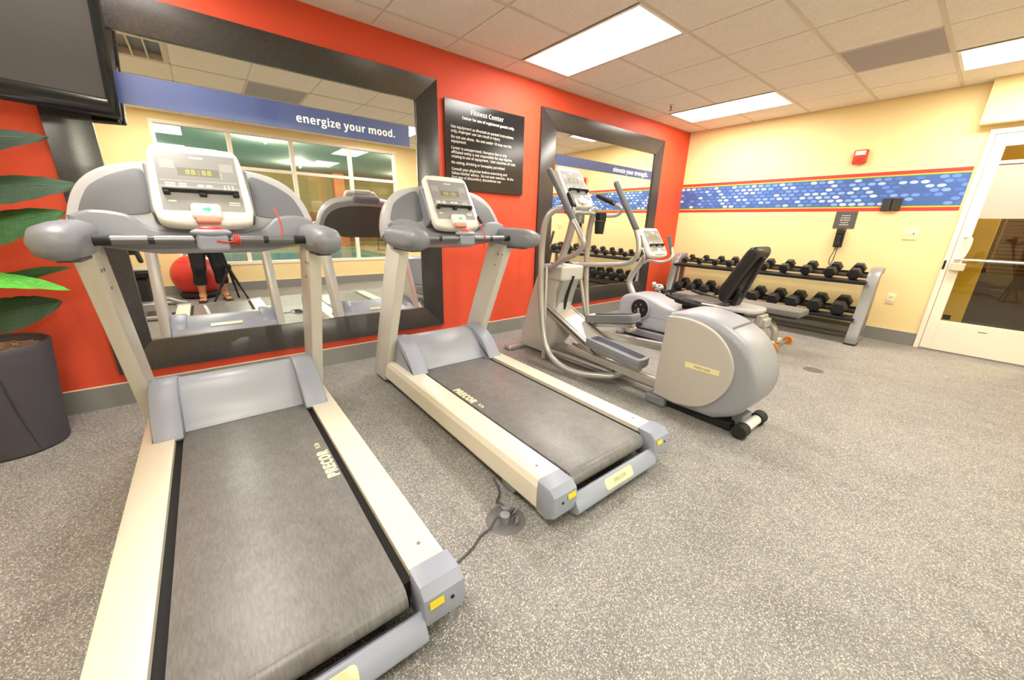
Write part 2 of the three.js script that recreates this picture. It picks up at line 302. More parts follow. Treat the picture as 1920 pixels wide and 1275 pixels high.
  for (const x of [-0.25, 0.25]) for (const z of [-0.23, 0.23]) mesh('leg', cyl(0.015, 0.015, z > 0 ? 0.9 : 0.62, 'y', x, z > 0 ? 0.45 : 0.31, z), metal, c0);
  for (const x of [-0.25, 0.25]) mesh('armrest', rbx(x - 0.03, x + 0.03, 0.62, 0.65, -0.25, 0.25, 0.01), metal, c0);
  c0.position.set(5.9, 0, 10.6); c0.rotation.y = 0.6;
  for (const [x, z, a] of [[7.9, 10.7, -0.7], [6.0, 12.9, 2.6], [7.7, 13.1, 3.6], [2.6, 16.2, 3.1], [4.0, 16.3, 2.8]]) { const c = c0.clone(); c.name = numbered('pool_chair'); c.position.set(x, 0, z); c.rotation.y = a; scene.add(c); }
  const t = thing('pool_table', 'round dark table on the deck beyond the pool', 'table', [6.8, 0, 11.8]);
  mesh('table_top', cyl(0.5, 0.5, 0.03, 'y', 0, 0.72, 0, 32), fab, t); mesh('pedestal', cyl(0.05, 0.04, 0.7, 'y', 0, 0.36, 0), metal, t); mesh('foot', cyl(0.28, 0.22, 0.03, 'y', 0, 0.015, 0), metal, t);
}

// ---------------------------------------------------------------- glass door and what lies behind it
{
  const x0 = 6.0, x1 = 6.045, z0 = 3.04, z1 = 3.955, y0 = 0.012, y1 = 2.118, gz0 = 3.122, gz1 = 3.873, gy0 = 0.33, gy1 = 2.01;
  const fr = struct('trim_2', join(rbx(5.995, 6.18, 0, DY, DZ0, 3.036, 0.004), rbx(5.995, 6.18, 0, DY, 3.959, DZ1, 0.004), rbx(5.995, 6.18, 2.122, DY, 3.036, 3.959, 0.004)), M.doorPaint);
  mesh('strike_plate', rbx(5.989, 5.997, 0.86, 0.95, 3.0, 3.018, 0.002), M.black, fr);
  mesh('threshold', bx(5.98, 6.18, 0, 0.008, 3.036, 3.959), M.rackSteel, fr);
  const d = struct('door_1', join(rbx(x0, x1, y0, y1, z0, gz0, 0.004), rbx(x0, x1, y0, y1, gz1, z1, 0.004), rbx(x0, x1, y0, gy0, gz0, gz1, 0.002), rbx(x0, x1, gy1, y1, gz0, gz1, 0.002)), M.doorPaint);
  mesh('glass_pane', bx(6.019, 6.026, gy0, gy1, gz0, gz1), M.glass, d);
  mesh('frosted_film', bx(6.0175, 6.0185, 1.364, 1.835, gz0, gz1), M.frost, d);
  mesh('film_edge', bx(6.0165, 6.0175, 1.833, 1.842, gz0, gz1), M.white, d);
  mesh('pull_handle', tube([[5.998, 1.185, 3.085], [5.965, 1.188, 3.094], [5.945, 1.17, 3.128], [5.944, 1.08, 3.132], [5.946, 0.99, 3.116], [5.962, 0.966, 3.08], [5.998, 0.968, 3.072]], 0.011, 60, 12), M.doorPaint, d);
  mesh('push_bar', join(bar([5.955, 0.965, 3.08], [5.955, 0.965, 3.9], 0.012), bar([5.955, 0.965, 3.9], [6.0, 0.965, 3.9], 0.01)), M.chrome, d);
  mesh('latch_box', join(rbx(5.94, 6.0, 0.855, 0.93, 3.055, 3.155, 0.008), rbx(5.955, 6.0, 0.93, 0.975, 3.075, 3.105, 0.006)), std(0xd9cfb6, 0.4, 0.2), d);
  mesh('glass_sticker', bx(6.0175, 6.0185, 0.345, 0.395, 3.13, 3.185), M.black, d);
  mesh('scuff_plate', rbx(5.998, 6.0, 0.262, 0.268, 3.4, 3.46, 0.001), M.black, d);
  // corridor
  const dark = std(0x4a3c36, 0.9), must = std(0xd2a428, 0.7), wood = std(0x7a4a2c, 0.6);
  struct('floor_corridor', bx(6.18, 8.6, -0.1, 0, 2.3, 5.2), dark);
  struct('ceiling_corridor', bx(6.18, 8.6, 2.45, 2.55, 2.3, 5.2), std(0x8a7a62, 0.9));
  struct('wall_corridor', join(bx(8.6, 8.7, -0.1, 2.5, 2.3, 5.2), bx(6.18, 8.6, -0.1, 2.5, 2.2, 2.3), bx(6.18, 8.6, -0.1, 2.5, 5.2, 5.3)), dark);
  single('corridor_column', rbx(6.5, 6.7, 0, 2.45, 2.7, 3.262, 0.01), must, 'mustard yellow column seen through the glass door', 'column');
  const b = thing('corridor_blind', 'brown slatted wooden blind seen through the glass door', 'blind', [8.56, 0, 3.9]);
  for (let i = 0; i < 22; i++) mesh('slat', rbox(0.045, 0.004, 1.9, 0.0015, 0, 0.72 + i * 0.05, 0).translate(0, -0.72 - i * 0.05, 0).rotateZ(-0.9).translate(0, 0.72 + i * 0.05, 0), wood, b);
  for (const z of [-0.6, 0.6]) mesh('ladder_cord', bx(-0.024, -0.022, 0.72, 1.8, z - 0.01, z + 0.01), wood, b);
  const lg = thing('corridor_lamp', 'small round lamp in the corridor ceiling behind the door', 'ceiling light', [7.2, 2.45, 4.3]);
  mesh('lens', cyl(0.12, 0.12, 0.02, 'y', 0, -0.01, 0), new THREE.MeshStandardMaterial({ color: 0xffffff, emissive: 0xffe2ad, emissiveIntensity: 2 }), lg);
  const L = new THREE.PointLight(0xffe2ad, 9, 0, 2); L.position.set(0, -0.12, 0); L.castShadow = true; L.shadow.radius = 2; lg.add(L);
}
// ---------------------------------------------------------------- framed mirrors with lettered strips
function wallMirror(label, o, inn, strip, words, tx0, tx1) {
  const [ox0, ox1, oy0, oy1] = o, [ix0, ix1, iy0, iy1] = inn, g = thing('wall_mirror', label, 'mirror', [(ox0 + ox1) / 2, oy0, 0], 0), D = 0.028;
  const piece = pts => uvm(extZ(pts, 0.001, D, 0.002), 'xy');
  wpart('frame_side', piece([[ox0, oy0], [ix0, iy0], [ix0, iy1], [ox0, oy1]]), M.frame, g);
  wpart('frame_side', piece([[ix1, iy0], [ox1, oy0], [ox1, oy1], [ix1, iy1]]), M.frame, g);
  wpart('frame_rail', piece([[ox0, oy1], [ix0, iy1], [ix1, iy1], [ox1, oy1]]), M.frame, g);
  wpart('frame_rail', piece([[ox0, oy0], [ox1, oy0], [ix1, iy0], [ix0, iy0]]), M.frame, g);
  wpart('mirror_glass', bx(ix0 - 0.01, ix1 + 0.01, iy0 - 0.01, iy1 + 0.01, 0.004, 0.01), M.mirror, g);
  const [sx0, sx1, sy0, sy1] = strip, w = sx1 - sx0, h = sy1 - sy0, W = 2048, Hh = Math.round(2048 * h / w);
  const tex = canvasTex(W, Hh, (c) => {
    c.fillStyle = '#3f4c7c'; c.fillRect(0, 0, W, Hh); c.fillStyle = '#fffdf2'; c.textBaseline = 'middle'; c.textAlign = 'left';
    const px = (tx1 - tx0) / w * W; let s = 60; c.font = `bold ${s}px sans-serif`; s *= px / c.measureText(words).width; c.font = `bold ${s}px sans-serif`;
    c.fillText(words, (tx0 - sx0) / w * W, Hh * 0.5);
  });
  const s = wpart('lettered_strip', join(bx(sx0, sx1, sy0, sy1, 0.0101, 0.0112)), std(0x3f4c7c, 0.35), g); s.userData.label = 'blue strip with white lettering';
  wpart('lettering_print', quad([sx0, sy0, 0.0115], [w, 0, 0], [0, h, 0]), textMat(tex, 0.35), g);
}
wallMirror('wide dark-framed mirror lettered energize your mood behind the two treadmills', [-0.576, 1.745, 0.2113, 2.3457], [-0.388, 1.544, 0.41, 2.1566], [-0.36, 1.48, 1.797, 1.955], 'energize your mood.', 0.636, 1.36);
wallMirror('dark-framed mirror lettered elevate your strength behind the elliptical', [2.957, 5.321, 0.213, 2.3726], [3.175, 5.129, 0.41, 2.178], [3.205, 5.113, 1.845, 1.955], 'elevate your strength.', 4.23, 5.02);

// ---------------------------------------------------------------- rules board
{
  const x0 = 1.812, x1 = 2.722, y0 = 1.49, y1 = 2.23, w = x1 - x0, h = y1 - y0, g = thing('rules_board', 'black gloss board headed Fitness Center with white rules text', 'sign', [(x0 + x1) / 2, y0, 0]);
  wpart('board', rbx(x0, x1, y0, y1, 0.012, 0.026, 0.002), std(0x1c1a1c, 0.16), g);
  const tex = canvasTex(1536, Math.round(1536 * h / w), (c, W, Hh) => {
    c.fillStyle = '#1e1c1e'; c.fillRect(0, 0, W, Hh); c.fillStyle = '#f4f1e8'; c.textAlign = 'center';
    c.font = 'bold 92px sans-serif'; c.fillText('Fitness Center', W / 2, 150);
    c.font = 'bold 53px sans-serif'; c.fillText('Center for use of registered guests only.', W / 2 + 40, 235);
    c.textAlign = 'left';
    const L = [['Use equipment as directed on posted instructions', 375], ['only, improper use can result in injury', 435], ['Do not use alone.  No one under 18 may use the', 515], ['equipment', 575], ['Center is unsupervised, Hampton Inn or any', 668], ['affiliated entity is not responsible for any injuries', 728], ['relating to use of equipment.  User assumes all risks', 788], ['No eating, drinking or horseplay permitted', 873], ['Consult your physician before exercising and', 966], ['follow his/her advice.  Do not over exercise.  At the', 1026], ['first sign of discomfort, discontinue use', 1086]];
    c.font = '54px sans-serif'; for (const [t, y] of L) c.fillText(t, 95, y, 1390);
  });
  wpart('rules_text', quad([x0 + 0.002, y0 + 0.002, 0.0264], [w - 0.004, 0, 0], [0, h - 0.004, 0]), textMat(tex, 0.16), g);
  for (const x of [x0 + 0.04, x1 - 0.04]) for (const y of [y0 + 0.04, y1 - 0.04]) wpart('spacer', cyl(0.01, 0.01, 0.012, 'z', x, y, 0.006), M.black, g);
}

// ---------------------------------------------------------------- yellow wall: printed border and fittings
{
  const y0 = 1.4405, y1 = 1.853, z0 = 0.0, z1 = 2.972;
  const tex = canvasTex(2048, 284, (c, W, Hh) => {
    c.fillStyle = '#e8392f'; c.fillRect(0, 0, W, Hh);
    c.fillStyle = '#eec23c'; c.fillRect(0, 26, W, Hh - 52); c.fillStyle = '#5c8a50'; c.fillRect(0, 33, W, Hh - 66); c.fillStyle = '#40609c'; c.fillRect(0, 39, W, Hh - 78);
    const cols = ['#5f83cc', '#7fa0dd', '#a6bfe8', '#4d70bd', '#c9d8ee', '#4a68b4', '#6b8fd6'];
    const R = 7, dy = (Hh - 78) / R;
    for (let r = 0; r < R; r++) for (let q = 0; q < 36; q++) {
      const x = (q + (r % 2 ? 0.5 : 0)) * 58 + 12, y = 39 + (r + 0.5) * dy, u = x / W, edge = u < 0.1 ? 0.45 : u > 0.78 ? 0.3 : 0.04;
      if (rnd() < edge) continue;
      const k = u < 0.15 ? Math.floor(rnd() * 7) : Math.floor(rnd() * 7); c.fillStyle = cols[k];
      c.beginPath(); for (let a = 0; a < 12; a++) { const t = a / 12 * 2 * Math.PI, m = 1 - 0.05 * (a % 2); c.lineTo(x + 24 * m * Math.cos(t), y + 12 * m * Math.sin(t)); } c.fill();
    }
  });
  const g = thing('wall_border', 'printed wall border of blue honeycomb dots between red and yellow stripes', 'wall border', [XR, y0, 1.5]);
  wpart('border_backing', bx(XR - 0.0015, XR, y0, y1, z0, z1), M.base, g);
  wpart('border_print', quad([XR - 0.0018, y0, z0], [0, 0, z1 - z0], [0, y1 - y0, 0]), textMat(tex, 0.6), g);
}
{
  const g = thing('fire_alarm', 'red wall-mounted fire alarm strobe above the printed border', 'fire alarm', [XR, 1.955, 2.085]);
  mesh('case', extX(rrect(0.125, 0.145, 0.012, 0, 0.0725), -0.05, 0, 0.008), M.redPlastic, g);
  mesh('strobe_lens', rbx(-0.062, -0.048, 0.085, 0.132, -0.045, 0.045, 0.006), M.bezel, g);
  mesh('sounder_slots', join([0, 1, 2].map(i => bx(-0.0515, -0.0495, 0.02 + i * 0.014, 0.026 + i * 0.014, -0.03, 0.03))), std(0x8f1d12, 0.5), g);
}
{
  const y0 = 1.247, y1 = 1.44, z0 = 2.0, z1 = 2.2, g = thing('phone_notice', 'small dark grey notice with white text above the wall phone', 'sign', [XR, y0, 2.1]);
  wpart('plate', rbx(XR - 0.008, XR, y0, y1, z0, z1, 0.002), std(0x55534f, 0.4), g);
  const tex = canvasTex(512, 494, (c, W, Hh) => { c.fillStyle = '#55534f'; c.fillRect(0, 0, W, Hh); c.fillStyle = '#eeeae0'; c.textAlign = 'center'; c.font = 'bold 44px sans-serif'; ['In case of', 'emergency', 'lift receiver', 'for guest', 'assistance.'].forEach((t, i) => c.fillText(t, W / 2, 130 + i * 68)); });
  wpart('notice_text', quad([XR - 0.0083, y0 + 0.002, z0 + 0.002], [0, 0, z1 - z0 - 0.004], [0, y1 - y0 - 0.004, 0]), textMat(tex, 0.4), g);
}
{
  const g = thing('wall_phone', 'black wall telephone with a hanging cord above the dumbbell rack', 'telephone', [XR, 1.03, 2.095]);
  mesh('base', rbx(-0.035, 0, 0, 0.215, -0.042, 0.042, 0.008), M.black, g);
  mesh('handset', join(rbx(-0.066, -0.036, 0.005, 0.06, -0.03, 0.03, 0.012), rbx(-0.066, -0.036, 0.15, 0.21, -0.03, 0.03, 0.012), rbx(-0.062, -0.044, 0.04, 0.17, -0.02, 0.02, 0.008)), M.black, g);
  mesh('indicator', bx(-0.04, -0.034, 0.195, 0.212, 0.024, 0.036), M.redPlastic, g);
  mesh('cord', tube([[-0.03, 0.005, -0.01], [-0.03, -0.07, -0.02], [-0.028, -0.15, -0.04], [-0.026, -0.22, -0.02], [-0.028, -0.13, 0.0], [-0.03, 0.005, 0.01]], 0.004, 60, 8), M.black, g);
}
{
  const g = thing('leaflet_holder', 'black twin-pocket wall holder on the printed border near the door', 'wall holder', [XR, 1.444, 2.463]);
  for (const z of [-0.04, 0.04]) mesh('pocket', rbx(-0.035, 0, 0, 0.128, z - 0.036, z + 0.036, 0.004), std(0x2f2c2b, 0.4), g);
  mesh('back_plate', rbx(-0.006, 0, 0.0, 0.132, -0.078, 0.078, 0.002), std(0x2a2726, 0.4), g);
}
{
  const g = thing('light_switch', 'ivory double light switch plate beside the door', 'light switch', [XR, 1.143, 2.687]);
  mesh('plate', extX(rrect(0.115, 0.125, 0.008, 0, 0.0625), -0.008, 0, 0.003), M.ivory, g);
  for (const z of [-0.024, 0.024]) mesh('toggle', rbx(-0.022, -0.006, 0.055, 0.072, z - 0.005, z + 0.005, 0.003), z < 0 ? M.ivory : std(0x6d6350, 0.5), g);
  const o = thing('wall_outlet', 'ivory power outlet low on the yellow wall beside the dumbbell rack', 'outlet', [XR, 0.432, 2.697]);
  mesh('plate', extX(rrect(0.075, 0.12, 0.008, 0, 0.06), -0.007, 0, 0.003), M.ivory, o);
  for (const y of [0.036, 0.084]) { const s = mesh('socket', extX(rrect(0.034, 0.03, 0.01, 0, y), -0.009, -0.006, 0.001), M.ivory, o); mesh('slots', join(bx(-0.0096, -0.0088, y - 0.006, y + 0.006, -0.008, -0.006), bx(-0.0096, -0.0088, y - 0.005, y + 0.005, 0.006, 0.008)), M.black, s); }
}
// ---------------------------------------------------------------- television on its wall arm
{
  const w = 0.95, h = 0.58, u = V(0.945, 0, -0.326).normalize(), n = V(0.326, 0, 0.945).normalize(), tl = 14 * Math.PI / 180, up = V(0, Math.cos(tl), 0).addScaledVector(n, Math.sin(tl)), nn = n.clone().multiplyScalar(Math.cos(tl)).add(V(0, -Math.sin(tl), 0));
  const P = V(-0.2588, 1.7005, 0.12), g = thing('television', 'black flat television tilted down beside the mirror above the plant', 'television');
  const c = P.clone().addScaledVector(u, -w / 2).addScaledVector(up, h / 2); g.position.copy(c); g.setRotationFromMatrix(new THREE.Matrix4().makeBasis(u, up, nn));
  const piano = std(0x131214, 0.13);
  mesh('back_case', extX([[-0.005, -h / 2 + 0.004], [-0.005, h / 2 - 0.004], [-0.05, h / 2 - 0.03], [-0.085, h / 2 - 0.1], [-0.085, -h / 2 + 0.02], [-0.07, -h / 2 + 0.01]], -w / 2 + 0.004, w / 2 - 0.004, 0.006), M.black, g);
  const bz = ext(rrect(w, h, 0.012), 0.03, 0.004, [rrect(w - 0.09, h - 0.13, 0.004, 0, 0.018)]); mesh('bezel', bz.translate(0, 0, -0.02), piano, g);
  mesh('screen', bx(-w / 2 + 0.04, w / 2 - 0.04, -h / 2 + 0.075, h / 2 - 0.04, -0.008, -0.002), std(0x3c3939, 0.3), g);
  mesh('lower_speaker_bar', rbx(-w / 2 + 0.01, w / 2 - 0.01, -h / 2 - 0.012, -h / 2 + 0.03, -0.06, -0.022, 0.006), M.black, g);
  mesh('wall_arm', join(rbox(0.25, 0.25, 0.02, 0.004, -0.1, -0.02, -0.095), rbox(0.06, 0.08, 0.1, 0.01, -0.1, -0.05, -0.14)), M.black, g);
}
// ---------------------------------------------------------------- treadmills
const consoleTex = canvasTex(768, 768, (c, W, Hh) => {
  c.fillStyle = '#9a9a9a'; c.fillRect(0, 0, W, Hh); c.fillStyle = '#8b8b8c'; c.fillRect(0, 0, W, 440);
  c.fillStyle = '#f3f1e6'; c.font = 'bold 34px sans-serif'; c.textAlign = 'center'; c.fillText('PRECOR', W / 2, 70);
  c.fillStyle = '#9c9c9c'; c.fillRect(40, 110, 130, 110); c.fillRect(600, 110, 130, 110);
  c.fillStyle = '#77776c'; c.fillRect(190, 200, 390, 110); c.fillStyle = '#b4ae62'; c.font = 'bold 84px monospace'; c.fillText('88:88', W / 2, 285);
  c.strokeStyle = '#e6e4dc'; c.lineWidth = 3; c.beginPath(); c.moveTo(20, 380); c.lineTo(748, 372); c.moveTo(600, 240); c.lineTo(600, 330); c.stroke();
  c.fillStyle = '#e9e4cf'; for (let i = 0; i < 3; i++) for (let j = 0; j < 3; j++) { c.beginPath(); c.arc(610 + i * 40, 420 + j * 28, 10, 0, 7); c.fill(); }
  for (const [x, y, w, h] of [[60, 410, 90, 18], [60, 440, 90, 18], [180, 410, 70, 18], [180, 440, 70, 18], [350, 420, 60, 26], [430, 420, 60, 26], [60, 640, 70, 20], [620, 640, 110, 14], [620, 670, 110, 14]]) c.fillRect(x, y, w, h);
});
const consoleMat = textMat(consoleTex, 0.22);
const beltText = canvasTex(1024, 180, (c, W, Hh) => { c.fillStyle = '#6e6c6a'; c.fillRect(0, 0, W, Hh); c.fillStyle = '#f1e7b8'; c.textBaseline = 'middle'; c.font = 'bold 185px sans-serif'; c.lineJoin = 'round'; c.strokeStyle = '#f1e7b8'; c.lineWidth = 12; c.strokeText('PRECOR', 14, 92, 780); c.fillText('PRECOR', 14, 92, 780); c.font = 'bold 84px sans-serif'; c.fillText('9.3x', 822, 70, 190); });
const beltTextMat = textMat(beltText, 0.55);
const badgeTex = canvasTex(512, 110, (c, W, Hh) => { c.fillStyle = '#e6dcae'; c.fillRect(0, 0, W, Hh); c.fillStyle = '#7c7868'; c.textAlign = 'center'; c.textBaseline = 'middle'; c.font = 'italic bold 74px sans-serif'; c.fillText('PRECOR', W / 2, Hh / 2, 420); });
const badgeMat = textMat(badgeTex, 0.4);

// a display console: pale bezel, printed face, reading ledge; lies in its own xy plane, front to +z, origin at the lower edge
function consoleHead(g, w, h, pos, lean, name = 'console') {
  const c = mesh(name, ext(smoothPts([[-w * 0.40, 0.004], [0, -0.006], [w * 0.40, 0.004], [w * 0.49, 0.05], [w * 0.5, h * 0.35], [w * 0.47, h * 0.85], [w * 0.42, h * 0.975], [w * 0.3, h], [-w * 0.3, h], [-w * 0.42, h * 0.975], [-w * 0.47, h * 0.85], [-w * 0.5, h * 0.35], [-w * 0.49, 0.05]], 90), 0.055, 0.014, [], 0.9).translate(0, 0, -0.055), M.bezel, g);
  c.position.set(...pos); c.rotation.x = lean;
  const f = mesh('display_face', quad([-w * 0.41, h * 0.16, 0.0008], [w * 0.82, 0, 0], [0, h * 0.74, 0]), consoleMat, c);
  f.userData.label = 'grey control face with small keys';
  mesh('reading_ledge', join(rbx(-w * 0.38, w * 0.38, h * 0.37, h * 0.4, 0.004, 0.03, 0.005), rbx(-w * 0.38, -w * 0.31, h * 0.34, h * 0.38, 0.0, 0.026, 0.005), rbx(w * 0.31, w * 0.38, h * 0.34, h * 0.38, 0.0, 0.026, 0.005), rbx(-w * 0.04, w * 0.04, h * 0.33, h * 0.38, 0.0, 0.022, 0.005)), M.black, c);
  return c;
}
function treadmill(pos, label, textSide, clip) {
  const g = thing('treadmill', label, 'treadmill', pos, 0, 'treadmills facing the red wall');
  for (const s of [-1, 1]) {
    const a = s < 0 ? -0.42 : 0.29, b = s < 0 ? -0.29 : 0.42;
    const prof = s > 0 ? [[a, 0.06], [b - 0.012, 0.05], [b, 0.07], [b, 0.165], [b - 0.012, 0.194], [b - 0.03, 0.2], [a, 0.2]] : [[b, 0.06], [b, 0.2], [a + 0.03, 0.2], [a + 0.012, 0.194], [a, 0.165], [a, 0.07], [a + 0.012, 0.05]].reverse();
    mesh('side_rail', extZ(s > 0 ? prof : prof, 0.22, 1.975, 0.001, [], 0.35), M.rail, g);
    mesh('rail_screw', cyl(0.006, 0.006, 0.003, 'y', s * 0.355, 0.2005, 1.9), M.plasticDark, g);
    // rear corner cap
    const cp = mesh('end_cap', extX([[1.975, 0.05], [2.035, 0.045], [2.075, 0.075], [2.085, 0.12], [2.078, 0.175], [2.05, 0.201], [1.975, 0.203]], s < 0 ? -0.422 : 0.286, s < 0 ? -0.286 : 0.422, 0.012), M.plastic, g);
    mesh('yellow_tag', rbox(0.045, 0.022, 0.003, 0.001, 0, 0, 0).rotateX(-0.25).translate(s * 0.325, 0.155, 2.084), M.yellowTag, cp);
    mesh('bolt_hole', join(cyl(0.006, 0.006, 0.004, 'z', s * 0.375, 0.14, 2.083, 10), cyl(0.006, 0.006, 0.004, 'z', s * 0.365, 0.075, 2.072, 10)), M.black, cp);
    mesh('edge_strip', bx(s < 0 ? -0.29 : 0.262, s < 0 ? -0.262 : 0.29, 0.12, 0.176, 0.5, 1.99), M.under, g);
    // upright: flat leaning post
    mesh('upright', extX([[0.02, 0.03], [0.245, 0.03], [0.73, 1.07], [0.5, 1.07]], s < 0 ? -0.425 : 0.365, s < 0 ? -0.365 : 0.425, 0.008), M.upright, g);
    mesh('upright_bolts', join(cyl(0.007, 0.007, 0.004, 'x', s * 0.3635, 0.98, 0.62, 10), cyl(0.007, 0.007, 0.004, 'x', s * 0.3635, 0.98, 0.67, 10), cyl(0.007, 0.007, 0.004, 'x', s * 0.3635, 0.9, 0.58, 10)), M.plasticDark, g);
    // hood cheek that flows down onto the rail
    mesh('hood_cheek', extX(smoothPts([[0.1, 0.05], [0.11, 0.24], [0.2, 0.345], [0.37, 0.398], [0.5, 0.362], [0.6, 0.29], [0.67, 0.205], [0.67, 0.19]], 40, false).concat([[0.6, 0.12], [0.1, 0.05]]), s < 0 ? -0.368 : 0.255, s < 0 ? -0.255 : 0.368, 0.014), M.plastic, g);
  }
  mesh('base_frame', join(bx(-0.36, 0.36, 0.03, 0.075, 0.05, 1.95), bx(-0.29, 0.29, 0.06, 0.15, 0.3, 1.96)), M.under, g);
  for (const s of [-1, 1]) for (const z of [0.12, 1.75]) mesh('floor_foot', cyl(0.03, 0.026, 0.035, 'y', s * 0.3, 0.0175, z, 16), M.rubber, g);
  mesh('lift_bracket', extX([[1.72, 0.012], [1.8, 0.012], [1.83, 0.05], [1.82, 0.09], [1.68, 0.09]], -0.4, -0.375, 0.004), M.plastic, g);
  // walking belt round its rear roller
  const bp = [[0.5, 0.186]]; for (let i = 0; i <= 14; i++) { const a = Math.PI / 2 - i / 14 * Math.PI; bp.push([1.99 + 0.042 * Math.cos(a), 0.144 + 0.042 * Math.sin(a)]); } bp.push([0.5, 0.102]);
  mesh('belt', uvm(extX(bp, -0.262, 0.262, 0.002, [], 0.5), 'xz'), M.belt, g);
  const tm = mesh('belt_lettering', quad([0, 0, 0], [0.325, 0, 0], [0, 0.06, 0]), beltTextMat, g);
  if (textSide > 0) { tm.rotation.set(-Math.PI / 2, 0, Math.PI / 2); tm.position.set(0.261, 0.1866, 1.375); } else { tm.rotation.set(-Math.PI / 2, 0, -Math.PI / 2); tm.position.set(-0.261, 0.1866, 0.99); }
  // rear cross piece, lower than the belt, with the cream badge
  const cross = mesh('rear_cover', extX([[2.0, 0.06], [2.035, 0.035], [2.065, 0.03], [2.09, 0.038], [2.1, 0.055], [2.098, 0.068], [2.068, 0.116], [2.058, 0.121], [2.048, 0.116], [2.036, 0.088]], -0.29, 0.29, 0.004, [], 0.7), M.plastic, g);
  mesh('badge_plate', ext(rrect(0.2, 0.05, 0.014), 0.004, 0.001).rotateX(-0.56).translate(0, 0.0915, 2.0815), M.badge, cross);
  mesh('badge_print', quad([-0.08, -0.018, 0.0043], [0.16, 0, 0], [0, 0.036, 0]).rotateX(-0.56).translate(0, 0.0915, 2.0815), badgeMat, cross);
  // motor hood
  const hp = smoothPts([[0.04, 0.05], [0.03, 0.14], [0.06, 0.23], [0.16, 0.315], [0.29, 0.372], [0.38, 0.378], [0.46, 0.34], [0.54, 0.27], [0.585, 0.205], [0.6, 0.19]], 40, false).concat([[0.55, 0.1], [0.04, 0.05]]);
  mesh('motor_hood', extX(hp, -0.36, 0.36, 0.01), std(0xa3a8b4, 0.36), g);
  mesh('hood_badge', rbox(0.22, 0.03, 0.006, 0.002).rotateX(0.9).translate(0, 0.325, 0.168), M.badge, g);
  // console tower: arched moulded shell leaning forward, speaker recesses, lower fascia
  const tower = new THREE.Group(); tower.name = 'console_tower'; tower.position.set(0, 1.13, 0.5); tower.rotation.x = -0.36; g.add(tower);
  const arch = smoothPts([[-0.445, -0.02], [-0.44, 0.05], [-0.41, 0.15], [-0.36, 0.22], [-0.28, 0.268], [-0.16, 0.292], [0, 0.3], [0.16, 0.292], [0.28, 0.268], [0.36, 0.22], [0.41, 0.15], [0.44, 0.05], [0.445, -0.02]], 64, false);
  const shellGeo = extZ(arch.concat([[0.36, -0.06], [0.2, -0.09], [-0.2, -0.09], [-0.36, -0.06]]), -0.07, 0.055, 0.02, [], 0.7);
  const shell = mesh('shell', shellGeo, M.shell, tower);
  for (const s of [-1, 1]) {
    mesh('speaker_recess', extZ(smoothPts([[s * 0.19, 0.06], [s * 0.385, 0.05], [s * 0.395, 0.08], [s * 0.36, 0.16], [s * 0.29, 0.215], [s * 0.19, 0.245]].map(p => p), 48, true, 0.35), 0.052, 0.059, 0.002), M.speaker, tower);
  }
  mesh('back_panel', extZ(smoothPts([[-0.405, -0.03], [-0.38, 0.1], [-0.31, 0.185], [-0.18, 0.23], [0, 0.24], [0.18, 0.23], [0.31, 0.185], [0.38, 0.1], [0.405, -0.03]], 40, false).concat([[0.34, -0.055], [0.19, -0.085], [-0.19, -0.085], [-0.34, -0.055]]), -0.074, -0.068, 0.002), std(0x55534f, 0.5), tower);
  mesh('back_cushion', rbx(-0.13, 0.13, 0.275, 0.34, -0.1, -0.02, 0.025, 4), M.plasticDark, tower);
  const fasc = smoothPts([[-0.425, 0.02], [-0.36, 0.045], [-0.26, 0.03], [-0.18, -0.03], [0, -0.05], [0.18, -0.03], [0.26, 0.03], [0.36, 0.045], [0.425, 0.02]], 60, false);
  mesh('fascia', extZ(fasc.concat([[0.41, -0.075], [0.25, -0.1], [-0.25, -0.1], [-0.41, -0.075]]), 0.03, 0.125, 0.02, [], 0.8), M.plasticDark, tower);
  const head = consoleHead(g, 0.342, 0.375, [0, 1.165, 0.69], -0.53);
  for (const x of [-0.168, 0.168]) mesh('cheek_piece', rbx(x - 0.0125, x + 0.0125, 0.06, 0.3, -0.12, -0.03, 0.01), M.plasticDark, head);
  mesh('top_lug', rbx(-0.08, 0.09, 0.36, 0.4, -0.07, -0.03, 0.012), M.bezel, head);
  const pod = mesh('quick_key', rbx(-0.052, 0.052, 0.012, 0.082, -0.005, 0.034, 0.016, 4), M.bezel, head);
  mesh('green_arrow', extZ([[-0.012, 0.042], [0.004, 0.042], [0.004, 0.034], [0.02, 0.048], [0.004, 0.062], [0.004, 0.054], [-0.012, 0.054]].map(p => p), 0.0335, 0.0352), std(0x49c79a, 0.5), pod);
  mesh('key_underside', rbx(-0.042, 0.042, -0.008, 0.018, 0.0, 0.03, 0.008), std(0xc98a78, 0.5), pod);
  // grip bar with chrome pulse sensors and the stop key
  mesh('grip_bar', bar([-0.37, 1.1, 0.765], [0.37, 1.1, 0.765], 0.0165, 16), std(0x2f3032, 0.4, 0.3), g);
  for (const s of [-1, 1]) mesh('pulse_sensor', join(cyl(0.0185, 0.0185, 0.12, 'x', s * 0.12, 1.1, 0.765), cyl(0.0185, 0.0185, 0.1, 'x', s * 0.25, 1.1, 0.765)), std(0x77787a, 0.38, 0.7), g);
  for (const s of [-1, 1]) mesh('bar_sleeve', cyl(0.019, 0.019, 0.06, 'x', s * 0.335, 1.1, 0.765), M.rubber, g);
  const stop = mesh('stop_block', join(rbx(-0.055, 0.055, 1.055, 1.125, 0.735, 0.795, 0.018, 4), ell(0.07, 0.02, 0.045, 0, 1.13, 0.76)), M.plastic, g);
  mesh('stop_button', ell(0.045, 0.012, 0.028, 0, 1.145, 0.765), M.redPlastic, stop);
